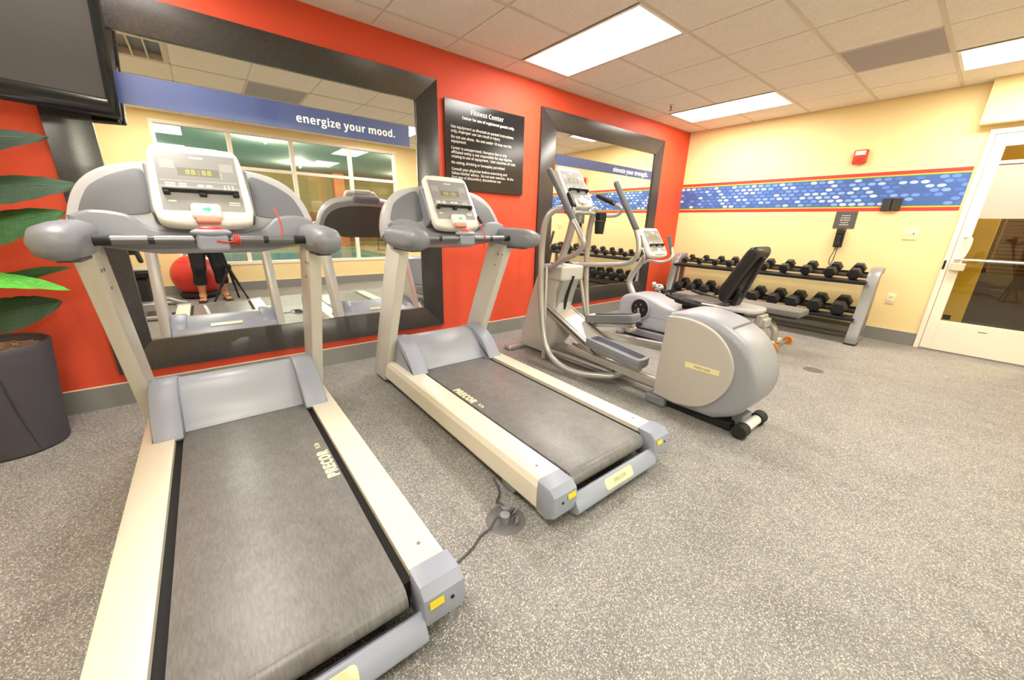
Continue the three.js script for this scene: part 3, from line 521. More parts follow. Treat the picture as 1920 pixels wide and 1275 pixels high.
  // hand pods: rounded arms reaching back from the tower
  for (const s of [-1, 1]) {
    const pod = smoothPts([[0.55, 1.075], [0.6, 1.05], [0.72, 1.038], [0.9, 1.04], [0.965, 1.058], [0.99, 1.1], [0.97, 1.142], [0.9, 1.162], [0.76, 1.168], [0.64, 1.17], [0.56, 1.15]], 60);
    mesh('hand_pod', extX(pod, s * 0.408 - 0.06, s * 0.408 + 0.06, 0.042, [], 1.2), M.plasticDark, g);
    mesh('pod_sole', rbx(s * 0.4 - 0.03, s * 0.4 + 0.03, 1.032, 1.046, 0.62, 0.88, 0.004), std(0x4c4d51, 0.6), g);
  }
  // red safety lanyard
  const lan = clip ? [[0.15, 1.2, 0.69], [0.14, 1.17, 0.73], [0.135, 1.115, 0.785], [0.14, 1.08, 0.77], [0.14, 1.04, 0.77]] : [[0.255, 1.235, 0.655], [0.262, 1.2, 0.69], [0.266, 1.16, 0.71], [0.26, 1.12, 0.74]];
  mesh('lanyard', tube(lan, 0.0035, 40, 8), M.redCord, g);
  if (clip) mesh('lanyard_clip', join(rbox(0.018, 0.05, 0.012, 0.003).rotateZ(0.7).translate(0.155, 1.215, 0.69), rbox(0.012, 0.035, 0.014, 0.003).rotateZ(0.2).translate(0.145, 1.225, 0.69)), M.black, g);
  else mesh('lanyard_wrap', join([0, 1, 2].map(i => flat(new THREE.TorusGeometry(0.0215, 0.003, 8, 20)).rotateY(Math.PI / 2 + 0.1 * (i - 1)).translate(0.075 + i * 0.007, 1.1, 0.765)), tube([[0.075, 1.095, 0.786], [0.045, 1.092, 0.803], [0.015, 1.098, 0.801]], 0.003, 20, 8)), M.redCord, g);
  return g;
}
treadmill([0.022, 0, 0.475], 'grey treadmill beside the potted plant with a red cord wrapped on its bar', 1, false);
treadmill([1.315, 0, 0.4], 'grey treadmill next to the elliptical with a black clip on its red cord', -1, true);
// ---------------------------------------------------------------- elliptical trainer (written in world coordinates)
{
  const g = thing('elliptical_trainer', 'grey elliptical trainer with a large rounded rear drum and two foot pedals', 'elliptical', [2.47, 0, 1.6]), cx = 2.47;
  const part = (n, geo, m) => wpart(n, geo, m, g);
  const drum = smoothPts([[2.08, 0.665], [2.16, 0.69], [2.28, 0.69], [2.42, 0.66], [2.55, 0.585], [2.63, 0.48], [2.665, 0.36], [2.65, 0.24], [2.58, 0.13], [2.46, 0.06]], 60, false).concat([[2.2, 0.05], [2.05, 0.06], [2.06, 0.3]]);
  part('rear_drum', extX(drum, 2.285, 2.665, 0.045, [], 0.8), std(0x8f929a, 0.38));
  const cap = smoothPts([[2.09, 0.652], [2.2, 0.662], [2.32, 0.645], [2.42, 0.598], [2.5, 0.51], [2.535, 0.4], [2.515, 0.28], [2.44, 0.165], [2.34, 0.105], [2.22, 0.085]], 50, false).concat([[2.065, 0.1], [2.075, 0.4]]);
  const pl = part('side_panel', extX(cap, 2.262, 2.31, 0.008, [], 0.5), std(0xb5b1ab, 0.45)); pl.userData.label = 'pale flat side panel with a small cream badge';
  part('side_panel', extX(cap, 2.64, 2.688, 0.008, [], 0.5), M.pale);
  mesh('badge_plate', rbox(0.004, 0.036, 0.21, 0.001).rotateX(-0.02).translate(2.26 - cx, 0.375, 2.36 - 1.6), M.badge, pl);
  mesh('badge_print', quad([0, 0, 0], [0, 0, 0.18], [0, 0.032, 0]).translate(2.2575 - cx, 0.359, 2.27 - 1.6), badgeMat, pl);
  part('drum_seam', extX([[2.464, 0.6], [2.467, 0.6], [2.467, 0.6535], [2.464, 0.6545]], 2.33, 2.62), M.plasticDark);
  part('drum_foot', rbx(2.29, 2.66, 0.0, 0.075, 1.99, 2.14, 0.02), M.plasticDark);
  part('drum_bottom', rbx(2.33, 2.62, 0.012, 0.06, 2.1, 2.56, 0.01), M.under);
  const rl = part('rear_roller', cyl(0.03, 0.03, 0.2, 'x', cx, 0.042, 2.62), M.bezel);
  mesh('roller_wheel', cyl(0.042, 0.042, 0.075, 'x', -0.135, 0.042, 1.02), M.rubber, rl);
  mesh('roller_wheel', cyl(0.042, 0.042, 0.075, 'x', 0.135, 0.042, 1.02), M.rubber, rl);
  part('roller_bracket', join(rbx(2.4, 2.54, 0.03, 0.1, 2.53, 2.6, 0.01)), M.plasticDark);
  // floor spine
  part('floor_beam', extX([[0.7, 0.05], [2.06, 0.05], [2.06, 0.12], [0.7, 0.14]], 2.425, 2.515, 0.01), M.silver);
  part('rocker_bar', extX([[1.2, 0.155], [2.09, 0.12], [2.09, 0.19], [1.2, 0.2]], 2.3, 2.345, 0.006), M.silver);
  part('rocker_bar', extX([[1.2, 0.25], [2.09, 0.3], [2.09, 0.37], [1.2, 0.3]], 2.6, 2.645, 0.006), M.silver);
  // front tower, cross box and adjustable ramp
  part('front_tower', extX([[0.46, 0.012], [0.86, 0.012], [1.0, 0.2], [0.98, 0.62], [1.03, 0.79], [0.72, 0.81], [0.6, 0.5]], 2.36, 2.58, 0.04, [], 0.8), M.pale);
  part('tower_foot', rbx(2.16, 2.78, 0.0, 0.05, 0.48, 0.58, 0.02), M.silver);
  part('curved_guide', extX(smoothPts([[0.98, 0.8], [1.06, 0.78], [1.0, 0.6], [0.97, 0.45], [0.94, 0.36], [0.86, 0.36], [0.9, 0.5], [0.94, 0.65]], 40), 2.37, 2.57, 0.006), M.silver);
  {
    const c = [[1.062, 0.775], [1.03, 0.68], [1.0, 0.58], [0.978, 0.47], [0.955, 0.385]], out = smoothPts(c.map(p => [p[0] + 0.012, p[1]]), 20, false), inn = smoothPts(c.map(p => [p[0] - 0.02, p[1]]), 20, false).reverse();
    part('guide_slot', extX(out.concat(inn), 2.455, 2.48, 0), M.black);
  }
  part('cross_box', rbx(2.33, 2.61, 0.735, 0.86, 0.8, 1.06, 0.02, 3), M.pale);
  const ra = Math.atan2(0.36, 0.8);
  const rp = part('ramp', rbox(0.25, 0.05, 0.95, 0.008).rotateX(ra).translate(2.475, 0.3, 1.26), std(0xd6d2c6, 0.26, 0.5));
  for (const s of [-1, 1]) mesh('ramp_rail', rbox(0.022, 0.06, 0.96, 0.006).rotateX(ra).translate(2.475 - cx + s * 0.13, 0.295, 1.26 - 1.6), M.silver, rp);
  for (const s of [-1, 1]) { mesh('ramp_groove', rbox(0.007, 0.008, 0.94, 0.002).translate(s * 0.112, 0.0235, 0).rotateX(ra).translate(2.475 - cx, 0.3, 1.26 - 1.6), M.black, rp); mesh('rail_groove', rbox(0.003, 0.01, 0.95, 0.001).translate(s * 0.1415, 0.008, 0).rotateX(ra).translate(2.475 - cx, 0.295, 1.26 - 1.6), M.black, rp); }
  part('lift_arm', bar([2.4, 0.2, 1.25], [2.4, 0.06, 1.62], 0.016), M.silver);
  part('lower_strut', bar([2.3, 0.1, 0.98], [2.36, 0.09, 1.68], 0.018), M.silver);
  part('lower_strut', bar([2.64, 0.1, 0.98], [2.58, 0.09, 1.68], 0.018), M.silver);
  part('pivot_axle', join(cyl(0.035, 0.035, 0.1, 'x', 2.29, 0.84, 0.9), cyl(0.035, 0.035, 0.1, 'x', 2.65, 0.84, 0.9)), M.plasticDark);
  // hoop frame tubes both sides
  for (const s of [-1, 1]) {
    const X = v => cx + s * v;
    part('frame_tube', tube([[X(0.1), 1.31, 1.1], [X(0.19), 1.33, 1.09], [X(0.265), 1.28, 1.0], [X(0.285), 1.1, 0.955], [X(0.29), 0.7, 0.965], [X(0.295), 0.35, 1.02], [X(0.3), 0.16, 1.1], [X(0.3), 0.07, 1.25], [X(0.28), 0.055, 1.45], [X(0.2), 0.085, 1.66], [X(0.06), 0.09, 1.72]], 0.026, 110, 14), M.silver);
  }
  part('console_post', tube([[cx, 0.8, 0.86], [cx, 1.1, 0.98], [cx, 1.36, 1.04]], 0.032, 24, 14), M.silver);
  // pedals
  for (const [x, z, y, ang] of [[2.3, 1.7, 0.275, 0.1], [2.64, 1.39, 0.42, -0.2]]) {
    const out = smoothPts([[-0.075, -0.2], [-0.05, -0.245], [0.05, -0.245], [0.075, -0.2], [0.075, 0.2], [0.04, 0.25], [-0.04, 0.25], [-0.075, 0.2]], 48, true, 0.4), inn = out.map(p => [p[0] * 0.8, p[1] * 0.92]);
    const pd = part('pedal', join(extY(out, 0, 0.055, 0.006, [inn]), extY(out, -0.012, 0.012, 0.004)).rotateX(ang).translate(x, y, z), M.plasticDark);
    mesh('tread_pad', extY(inn, 0.011, 0.018, 0.001).rotateX(ang).translate(x - cx, y, z - 1.6), M.plastic, pd);
    part('pedal_link', join(rbox(0.05, 0.035, 0.42, 0.008).rotateX(ang).translate(x, y - 0.035, z + 0.02), cyl(0.022, 0.022, 0.09, 'x', x, y - 0.03, z + 0.2), cyl(0.022, 0.022, 0.09, 'x', x, y - 0.01, z - 0.23)), M.silver);
  }
  // moving arms
  const armL = part('moving_arm', tube([[2.2, 1.25, 1.255], [2.2, 1.16, 1.33], [2.205, 1.07, 1.38], [2.22, 0.99, 1.3], [2.25, 0.92, 1.12], [2.28, 0.85, 0.98], [2.3, 0.82, 0.9]], 0.021, 70, 12), M.silver);
  mesh('arm_grip', bar([2.2 - cx, 1.6, 0.985 - 1.6], [2.2 - cx, 1.245, 1.26 - 1.6], 0.024), M.grip, armL);
  part('drive_rod', join(bar([2.25, 0.84, 0.95], [2.19, 0.1, 1.03], 0.016), rbox(0.03, 0.06, 0.03, 0.006, 2.19, 0.085, 1.03)), M.silver);
  const armR = part('moving_arm', tube([[2.78, 1.19, 1.425], [2.78, 1.08, 1.47], [2.775, 0.98, 1.475], [2.76, 0.905, 1.4], [2.72, 0.875, 1.2], [2.68, 0.86, 1.02], [2.64, 0.84, 0.9]], 0.021, 70, 12), M.silver);
  mesh('arm_grip', bar([2.79 - cx, 1.545, 1.18 - 1.6], [2.78 - cx, 1.185, 1.43 - 1.6], 0.024), M.grip, armR);
  part('drive_rod', join(bar([2.66, 0.84, 0.95], [2.72, 0.2, 1.08], 0.016)), M.silver);
  // fixed handlebar with black grips, cup holder
  const fixed = part('fixed_handlebar', join(tube([[2.47, 1.3, 1.1], [2.58, 1.3, 1.12], [2.66, 1.285, 1.16], [2.74, 1.29, 1.25], [2.745, 1.34, 1.29], [2.7, 1.385, 1.24]], 0.016, 50, 12), tube([[2.47, 1.3, 1.1], [2.38, 1.3, 1.12], [2.3, 1.285, 1.16], [2.26, 1.3, 1.2], [2.265, 1.34, 1.2]], 0.016, 50, 12)), M.silver);
  mesh('bar_grip', join(bar([2.71 - cx, 1.38, 1.245 - 1.6], [2.63 - cx, 1.44, 1.13 - 1.6], 0.021)), M.black, fixed);
  mesh('bar_grip', join(bar([2.265 - cx, 1.345, 1.2 - 1.6], [2.29 - cx, 1.43, 1.12 - 1.6], 0.021)), M.black, fixed);
  const cup = part('cup_holder', join(cyl(0.036, 0.044, 0.1, 'y', 2.615, 1.185, 1.185), rbx(2.6, 2.68, 1.23, 1.31, 1.14, 1.2, 0.01)), M.black);
  mesh('cup_rim', flat(new THREE.TorusGeometry(0.043, 0.005, 8, 24)).rotateX(Math.PI / 2).translate(2.615 - cx, 1.236, 1.185 - 1.6), M.black, cup);
  const h = consoleHead(g, 0.3, 0.36, [0, 1.355, 1.115 - 1.6], -0.58);
  mesh('console_back', rbx(-0.11, 0.11, 0.03, 0.3, -0.11, -0.045, 0.03, 3), M.plasticDark, h);
  mesh('control_keys', join(rbx(-0.05, 0.05, 0.012, 0.06, 0, 0.022, 0.01), rbx(-0.018, 0.018, 0.0, 0.08, 0.006, 0.026, 0.01)), M.bezel, h);
}
// ---------------------------------------------------------------- recumbent exercise bike (world coordinates)
{
  const bxc = 3.87, g = thing('recumbent_bike', 'grey recumbent exercise bike with a tall black backrest beside the elliptical', 'exercise bike', [bxc, 0, 1.45]);
  const part = (n, geo, m) => wpart(n, geo, m, g);
  const body = smoothPts([[0.72, 0.16], [0.71, 0.36], [0.78, 0.455], [0.95, 0.48], [1.1, 0.46], [1.25, 0.41], [1.42, 0.37]], 50, false).concat([[1.5, 0.3], [1.44, 0.2], [1.4, 0.12], [0.76, 0.1]]);
  const hs = part('housing', extX(body, 3.68, 4.06, 0.03, [], 0.8), std(0xa2a6ae, 0.4));
  mesh('housing_seam', bx(3.6795 - bxc, 3.681 - bxc, 0.262, 0.265, 1.12 - 1.45, 1.4 - 1.45), M.speaker, hs);
  for (const s of [-1, 1]) {
    const x = bxc + s * 0.205;
    const d = part('crank_disc', cyl(0.098, 0.098, 0.02, 'x', x, 0.33, 1.0, 32), M.black);
    mesh('disc_ring', flat(new THREE.TorusGeometry(0.112, 0.012, 10, 36)).rotateY(Math.PI / 2).translate(s * 0.2, 0.33, 1.0 - 1.45), M.plastic, d);
    mesh('disc_bolts', join([0, 1, 2, 3, 4].map(i => cyl(0.008, 0.008, 0.006, 'x', s * 0.217, 0.33 + 0.055 * Math.sin(i * 1.257), 1.0 - 1.45 + 0.055 * Math.cos(i * 1.257), 10))), M.chrome, d);
    const c = part('crank_arm', rbox(0.018, 0.17, 0.03, 0.006).translate(0, 0.075, 0).rotateX(s < 0 ? 2.9 : -0.25).translate(x + s * 0.024, 0.33, 1.0), M.chrome);
    const py = s < 0 ? 0.175 : 0.475, pz = s < 0 ? 1.035 : 0.962;
    mesh('pedal', join(rbx(x + s * 0.09 - 0.05 - bxc, x + s * 0.09 + 0.05 - bxc, py - 0.015, py + 0.015, pz - 0.05 - 1.45, pz + 0.05 - 1.45, 0.008), flat(new THREE.TorusGeometry(0.055, 0.008, 8, 20)).rotateY(0).translate(x + s * 0.09 - bxc, py + 0.02, pz - 1.45)), M.rubber, c);
  }
  // glossy bottle-like dome on the far side of the housing
  part('front_knob', join(ell(0.05, 0.045, 0.06, 4.13, 0.52, 0.93), ell(0.03, 0.035, 0.03, 4.1, 0.55, 0.88)), M.chrome);
  part('base_rail', join(rbx(3.79, 3.95, 0.03, 0.13, 0.74, 1.55, 0.02), rbx(3.66, 4.08, 0.02, 0.1, 0.8, 1.35, 0.02)), M.plasticDark);
  part('front_foot', rbx(3.6, 4.14, 0.0, 0.045, 0.76, 0.84, 0.018), M.plasticDark);
  part('rear_foot', rbx(3.6, 4.14, 0.0, 0.045, 2.06, 2.14, 0.018), M.plasticDark);
  part('seat_rail', join(rbox(0.13, 0.09, 0.95, 0.02).rotateX(-0.06).translate(bxc, 0.37, 1.72)), M.silver);
  part('rear_post', tube([[bxc, 0.37, 2.1], [bxc, 0.25, 2.16], [bxc, 0.05, 2.12]], 0.035, 24, 12), M.silver);
  part('rail_end', rbx(bxc - 0.075, bxc + 0.075, 0.36, 0.47, 2.1, 2.16, 0.015), M.silver);
  // stem rising to the console and side grips
  part('stem', tube([[3.84, 0.45, 0.78], [3.83, 0.58, 0.72], [3.83, 0.7, 0.76], [3.84, 0.86, 0.86], [3.86, 1.0, 0.9], [3.87, 1.12, 0.9]], 0.034, 50, 14), M.silver);
  part('grip_loop', join(tube([[3.85, 0.84, 0.9], [3.7, 0.83, 0.95], [3.62, 0.88, 1.0], [3.6, 0.98, 0.98]], 0.017, 40, 12), tube([[3.86, 0.84, 0.9], [4.04, 0.83, 0.98], [4.14, 0.88, 1.03], [4.16, 0.98, 1.0]], 0.017, 40, 12)), M.silver);
  part('side_grip', bar([3.6, 0.93, 0.99], [3.605, 1.1, 0.93], 0.02), M.black);
  part('side_grip', bar([4.16, 0.93, 1.01], [4.155, 1.1, 0.95], 0.02), M.grip);
  const h = consoleHead(g, 0.35, 0.34, [-0.03, 0.905, 1.06 - 1.45], -0.55);
  mesh('console_back', rbx(-0.1, 0.1, 0.04, 0.29, -0.1, -0.045, 0.03, 3), M.pale, h);
  mesh('control_keys', join(rbx(-0.09, 0.09, 0.012, 0.055, 0, 0.02, 0.01), rbx(-0.03, 0.03, 0.03, 0.085, 0.0, 0.022, 0.01)), M.bezel, h);
  // seat, seat handles, backrest
  const st = part('seat', extX(smoothPts([[1.37, 0.5], [1.5, 0.53], [1.75, 0.52], [1.86, 0.545], [1.87, 0.49], [1.75, 0.455], [1.4, 0.455]], 50), 3.7, 4.04, 0.025, [], 0.8), M.vinyl); st.userData.label = 'black padded seat';
  part('seat_pan', extY(smoothPts([[3.66, 1.76], [3.7, 1.64], [4.04, 1.64], [4.08, 1.76], [4.05, 2.02], [3.98, 2.12], [3.76, 2.12], [3.69, 2.02]], 44), 0.475, 0.51, 0.012), std(0xa9aaac, 0.4));
  part('seat_carriage', rbx(3.76, 3.98, 0.4, 0.47, 1.42, 1.95, 0.015), M.under);
  for (const s of [-1, 1]) part('seat_handle', tube([[bxc + s * 0.24, 0.49, 1.78], [bxc + s * 0.27, 0.5, 1.62], [bxc + s * 0.27, 0.525, 1.42], [bxc + s * 0.265, 0.545, 1.33]], 0.017, 30, 10), M.rubber);
  part('backrest_bracket', join(rbox(0.14, 0.16, 0.05, 0.012).rotateX(0.3).translate(bxc, 0.57, 1.9), rbox(0.06, 0.4, 0.03, 0.008).rotateX(0.3).translate(bxc, 0.78, 1.985)), M.black);
  const back = smoothPts([[1.79, 0.56], [1.775, 0.66], [1.83, 0.78], [1.885, 0.9], [1.945, 1.02], [1.99, 1.06], [2.03, 1.045], [2.035, 0.99], [1.985, 0.88], [1.93, 0.76], [1.88, 0.62], [1.845, 0.55]], 60);
  const bk = part('backrest', extX(back, bxc - 0.17, bxc + 0.17, 0.028, [], 0.8), M.vinyl); bk.userData.label = 'tall black padded backrest';
}
// ---------------------------------------------------------------- flat weight bench
{
  const g = thing('weight_bench', 'flat grey padded bench with orange wheels in front of the dumbbell rack', 'bench', [4.66, 0, 1.6]);
  const part = (n, geo, m) => wpart(n, geo, m, g);
  part('pad', rbx(4.51, 4.81, 0.36, 0.435, 1.32, 2.26, 0.025, 4), M.benchPad);
  part('seat_pad', rbx(4.51, 4.81, 0.36, 0.435, 0.92, 1.29, 0.025, 4), M.benchPad);
  part('pad_board', rbx(4.53, 4.79, 0.345, 0.362, 0.95, 2.23, 0.004), M.black);
  part('spine', rbx(4.63, 4.69, 0.29, 0.345, 1.0, 1.8, 0.008), M.silver);
  part('rear_leg', tube([[4.66, 0.31, 1.5], [4.66, 0.31, 1.75], [4.66, 0.28, 1.93], [4.66, 0.18, 2.03], [4.66, 0.06, 2.05]], 0.034, 40, 14), M.silver);
  part('front_leg', tube([[4.66, 0.31, 1.2], [4.66, 0.29, 1.06], [4.66, 0.18, 0.98], [4.66, 0.05, 0.96]], 0.034, 40, 14), M.silver);
  part('front_foot', rbx(4.42, 4.9, 0.0, 0.05, 0.92, 1.0, 0.015), M.silver);
  part('rear_foot', rbx(4.46, 4.86, 0.015, 0.06, 2.0, 2.07, 0.012), M.rail);
  part('axle', cyl(0.009, 0.009, 0.5, 'x', 4.66, 0.042, 2.12), M.rackSteel);
  for (const x of [4.43, 4.89]) { const w = part('wheel', join(cyl(0.042, 0.042, 0.03, 'x', x, 0.042, 2.12, 24), flat(new THREE.TorusGeometry(0.036, 0.009, 8, 24)).rotateY(Math.PI / 2).translate(x, 0.042, 2.12)), M.orange); mesh('hub', cyl(0.012, 0.012, 0.036, 'x', x - 4.66, 0.042, 0.52, 12), M.black, w); }
}
// ---------------------------------------------------------------- dumbbell rack and dumbbells
{
  const g = thing('dumbbell_rack', 'grey steel two-tier rack of dumbbells along the yellow wall', 'rack', [5.7, 0, 1.43]);
  const part = (n, geo, m) => wpart(n, geo, m, g);
  // end frames: wide curved flat legs, profile in (x, y)
  for (const z of [0.29, 2.55]) {
    const leg = [...smoothPts([[5.43, 0.02], [5.44, 0.1], [5.49, 0.25], [5.56, 0.5], [5.6, 0.7], [5.65, 0.79], [5.73, 0.83], [5.86, 0.84]], 40, false), [5.87, 0.78], ...smoothPts([[5.78, 0.77], [5.71, 0.74], [5.68, 0.66], [5.64, 0.48], [5.58, 0.26], [5.545, 0.12], [5.54, 0.02]], 40, false)];
    const f = part('end_frame', extZ(leg, z - 0.05, z + 0.05, 0.006, [], 0.5), M.rackSteel);
    mesh('back_post', join(rbx(0.13, 0.18, 0.02, 0.8, z - 1.43 - 0.03, z - 1.43 + 0.03, 0.006)), M.rackSteel, f);
    mesh('foot_plate', join(rbx(-0.26, 0.24, 0.012, 0.04, z - 1.43 - 0.04, z - 1.43 + 0.04, 0.006)), M.rackSteel, f);
    mesh('foot_pad', rbx(-0.275, -0.15, 0, 0.02, z - 1.43 - 0.052, z - 1.43 + 0.052, 0.004), M.rubber, f);
    mesh('brace', rbx(-0.1, 0.18, 0.3, 0.34, z - 1.43 - 0.025, z - 1.43 + 0.025, 0.006), M.rackSteel, f);
  }
  const tilt = 0.22;                                    // shelves lean toward the room
  const rows = [
    { y: 0.72, x: 5.7, name: 'upper', z: [0.45, 0.66, 0.88, 1.07, 1.28, 1.5, 1.72, 1.95, 2.18, 2.39], r0: 0.042, r1: 0.066, sp: 0.085 },
    { y: 0.32, x: 5.64, name: 'lower', z: [0.43, 0.62, 0.82, 1.04, 1.25, 1.47, 1.7, 1.91, 2.13, 2.35], r0: 0.066, r1: 0.082, sp: 0.11 },
  ];
  const shelfM = std(0x1a1a1c, 0.5);
  for (const R of rows) {
    for (const s of [-1, 1]) {
      const rail = part('shelf_rail', rbox(0.12, 0.02, 2.2, 0.004).rotateZ(tilt).translate(R.x + s * 0.118, R.y + s * 0.118 * Math.tan(tilt) - 0.012, 1.42), shelfM);
      mesh('lip', rbox(0.012, 0.035, 2.2, 0.003).rotateZ(tilt).translate(R.x + s * 0.184 - 5.7, R.y + s * 0.184 * Math.tan(tilt) - 0.004, -0.01), shelfM, rail);
    }
    part('cross_beam', rbx(R.x - 0.05, R.x + 0.05, R.y - 0.06, R.y - 0.03, 0.3, 2.54, 0.006), M.rackSteel);
  }
  part('lower_stretcher', rbx(5.83, 5.89, 0.06, 0.12, 0.3, 2.54, 0.008), M.rackSteel);
  const ord = ['first', 'second', 'third', 'fourth', 'fifth', 'sixth', 'seventh', 'eighth', 'ninth', 'tenth'];
  const protos = new Map();
  for (const R of rows) R.z.forEach((z, i) => {
    const r = R.r0 + (R.r1 - R.r0) * i / 9, hl = r * 1.25, half = 0.062 + hl / 2;
    const d = thing('dumbbell', `black hex dumbbell on the ${R.name} shelf, ${ord[i]} from the red wall`, 'dumbbell', [R.x, R.y + r * 0.89 + 0.01, z], 0, `dumbbells on the ${R.name} rack shelf`);
    d.rotation.z = tilt; d.rotation.y = rr(-0.04, 0.04);
    for (const s of [-1, 1]) {
      const hex = ext(Array.from({ length: 6 }, (_, q) => [r * Math.cos(q * Math.PI / 3), r * Math.sin(q * Math.PI / 3)]), hl, r * 0.16, [], 0.3, 1).rotateY(Math.PI / 2).translate(s * half - hl / 2, 0, 0);
      const hd = mesh('head', hex, M.dumb, d); mesh('end_disc', cyl(r * 0.5, r * 0.5, 0.002, 'x', s * (half + hl / 2 + 0.0005), 0, 0, 18), M.dumb, hd);
    }
    mesh('handle', join(cyl(0.0145, 0.0145, 0.13, 'x', 0, 0, 0, 16), ell(0.05, 0.0175, 0.0175, 0, 0, 0, 14)), M.chrome, d);
  });
}
// ---------------------------------------------------------------- potted plant
{
  const g = thing('potted_plant', 'broad-leaved green plant in a tall slate grey pot', 'plant', [-0.955, 0, 0.33]);
  const prof = [[0.001, 0], [0.168, 0], [0.176, 0.012], [0.2, 0.3], [0.222, 0.535], [0.226, 0.56], [0.218, 0.566], [0.205, 0.56], [0.198, 0.5], [0.001, 0.5]].map(p => new THREE.Vector2(p[0], p[1]));
  const pot = mesh('pot', flat(new THREE.LatheGeometry(prof, 48)), M.potStone, g); pot.userData.label = 'slate grey tapered pot with a seam';
  mesh('pot_seam', tube([[0.1, 0.03, 0.144], [0.085, 0.25, 0.178], [0.075, 0.55, 0.211]], 0.0035, 16, 6), M.potStone, pot);
  mesh('soil', cyl(0.2, 0.2, 0.02, 'y', 0, 0.515, 0, 32), std(0x9a8060, 0.95), g);
  const chips = []; for (let i = 0; i < 90; i++) { const a = rnd() * 6.283, q = Math.sqrt(rnd()) * 0.19; chips.push(rbox(rr(0.012, 0.04), 0.008, rr(0.006, 0.014), 0.002, 0, 0, 0, 1).rotateX(rr(-0.5, 0.5)).rotateY(rnd() * 6.28).translate(q * Math.cos(a), 0.529, q * Math.sin(a))); }
  const mc = mesh('bark_mulch', join(chips), std(0xb09a78, 0.95), g); mc.userData.kind = 'stuff';
  const leafTone = c => { const l = lattice(16); return std(0xffffff, 0.66, 0, { side: THREE.DoubleSide, map: dataTex(128, (i, j) => { const rib = Math.abs((i + j * 0.3) % 9 - 4.5) / 4.5, m = 0.82 + 0.22 * l(i / 128, j / 128) + 0.08 * rib; return [clamp(c[0] * m), clamp(c[1] * m), clamp(c[2] * m)]; }, true) }); };
  const tones = [leafTone([26, 58, 29]), leafTone([38, 84, 34]), leafTone([84, 182, 58]), leafTone([17, 40, 26])];
  const stemM = std(0x7f9a4a, 0.5), stemD = std(0x33452c, 0.6);
  // leaf blade from base b along direction d (length L, width w), drooping, folded along its midrib
  function leaf(b, tip, w, droop, fold, tone, roll = 0) {
    const B = V(...b), Tp = V(...tip), ax = Tp.clone().sub(B), L = ax.length(), f = ax.clone().normalize(), side = new THREE.Vector3().crossVectors(f, V(0, 1, 0)).normalize(), upv = new THREE.Vector3().crossVectors(side, f).normalize();
    side.applyAxisAngle(f, roll); upv.applyAxisAngle(f, roll);
    const N = 18, W = 8, pos = [], uv = [], idx = [];
    for (let i = 0; i <= N; i++) { const t = i / N, ww = w / 2 * Math.pow(Math.sin(Math.PI * Math.min(1, 0.06 + t * 0.94)), 0.62) * (1 - 0.25 * t), c = B.clone().addScaledVector(ax, t).addScaledVector(upv, droop * L * 4 * t * (1 - t));
      for (let j = 0; j <= W; j++) { const s = j / W * 2 - 1, p = c.clone().addScaledVector(side, s * ww * (1 + 0.04 * Math.sin(t * 40 + s * 5))).addScaledVector(upv, Math.abs(s) * ww * fold + 0.003 * Math.sin(t * 14 + s * 3)); pos.push(p.x, p.y, p.z); uv.push(t * 2, (s + 1) / 2); } }
    for (let i = 0; i < N; i++) for (let j = 0; j < W; j++) { const a = i * (W + 1) + j, c = a + W + 1; idx.push(a, c, a + 1, a + 1, c, c + 1); }
    const q = new THREE.BufferGeometry(); q.setAttribute('position', new THREE.Float32BufferAttribute(pos, 3)); q.setAttribute('uv', new THREE.Float32BufferAttribute(uv, 2)); q.setIndex(idx); q.computeVertexNormals();
    const m = mesh('leaf', q, tones[tone], g); mesh('midrib', tube([b, V(...b).lerp(V(...tip), 0.5).addScaledVector(upv, droop * L).toArray(), V(...b).lerp(V(...tip), 0.97).toArray()], 0.0035, 16, 6), tone === 2 ? stemM : stemD, m);
  }
  const lo = (x, y, z) => [x + 0.955, y, z - 0.33];          // world to plant
  leaf(lo(-0.98, 1.24, 0.4), lo(-0.45, 1.33, 0.36), 0.19, 0.05, -0.25, 0, 0.9);
  leaf(lo(-1.0, 1.02, 0.4), lo(-0.52, 1.2, 0.4), 0.21, 0.05, -0.2, 1, 0.9);
  leaf(lo(-1.02, 0.92, 0.46), lo(-0.59, 0.815, 0.4), 0.13, 0.03, 0.25, 2, 0.55);
  leaf(lo(-0.98, 0.8, 0.32), lo(-0.58, 0.92, 0.3), 0.1, 0.03, 0.3, 1, 0.7);
  leaf(lo(-0.97, 0.68, 0.42), lo(-0.63, 0.76, 0.4), 0.2, 0.05, -0.2, 0, 1.0);
  leaf(lo(-1.0, 1.42, 0.36), lo(-0.5, 1.53, 0.42), 0.17, 0.05, -0.25, 3, 0.9);
  leaf(lo(-1.0, 1.42, 0.34), lo(-1.42, 1.46, 0.6), 0.2, 0.05, -0.25, 0);
  leaf(lo(-1.03, 1.1, 0.34), lo(-1.42, 1.2, 0.55), 0.2, 0.05, -0.25, 1);
  leaf(lo(-1.0, 1.2, 0.3), lo(-1.3, 1.35, 0.12), 0.18, 0.05, -0.25, 3);
  leaf(lo(-0.98, 1.3, 0.42), lo(-0.85, 1.2, 0.85), 0.19, 0.06, -0.25, 0);
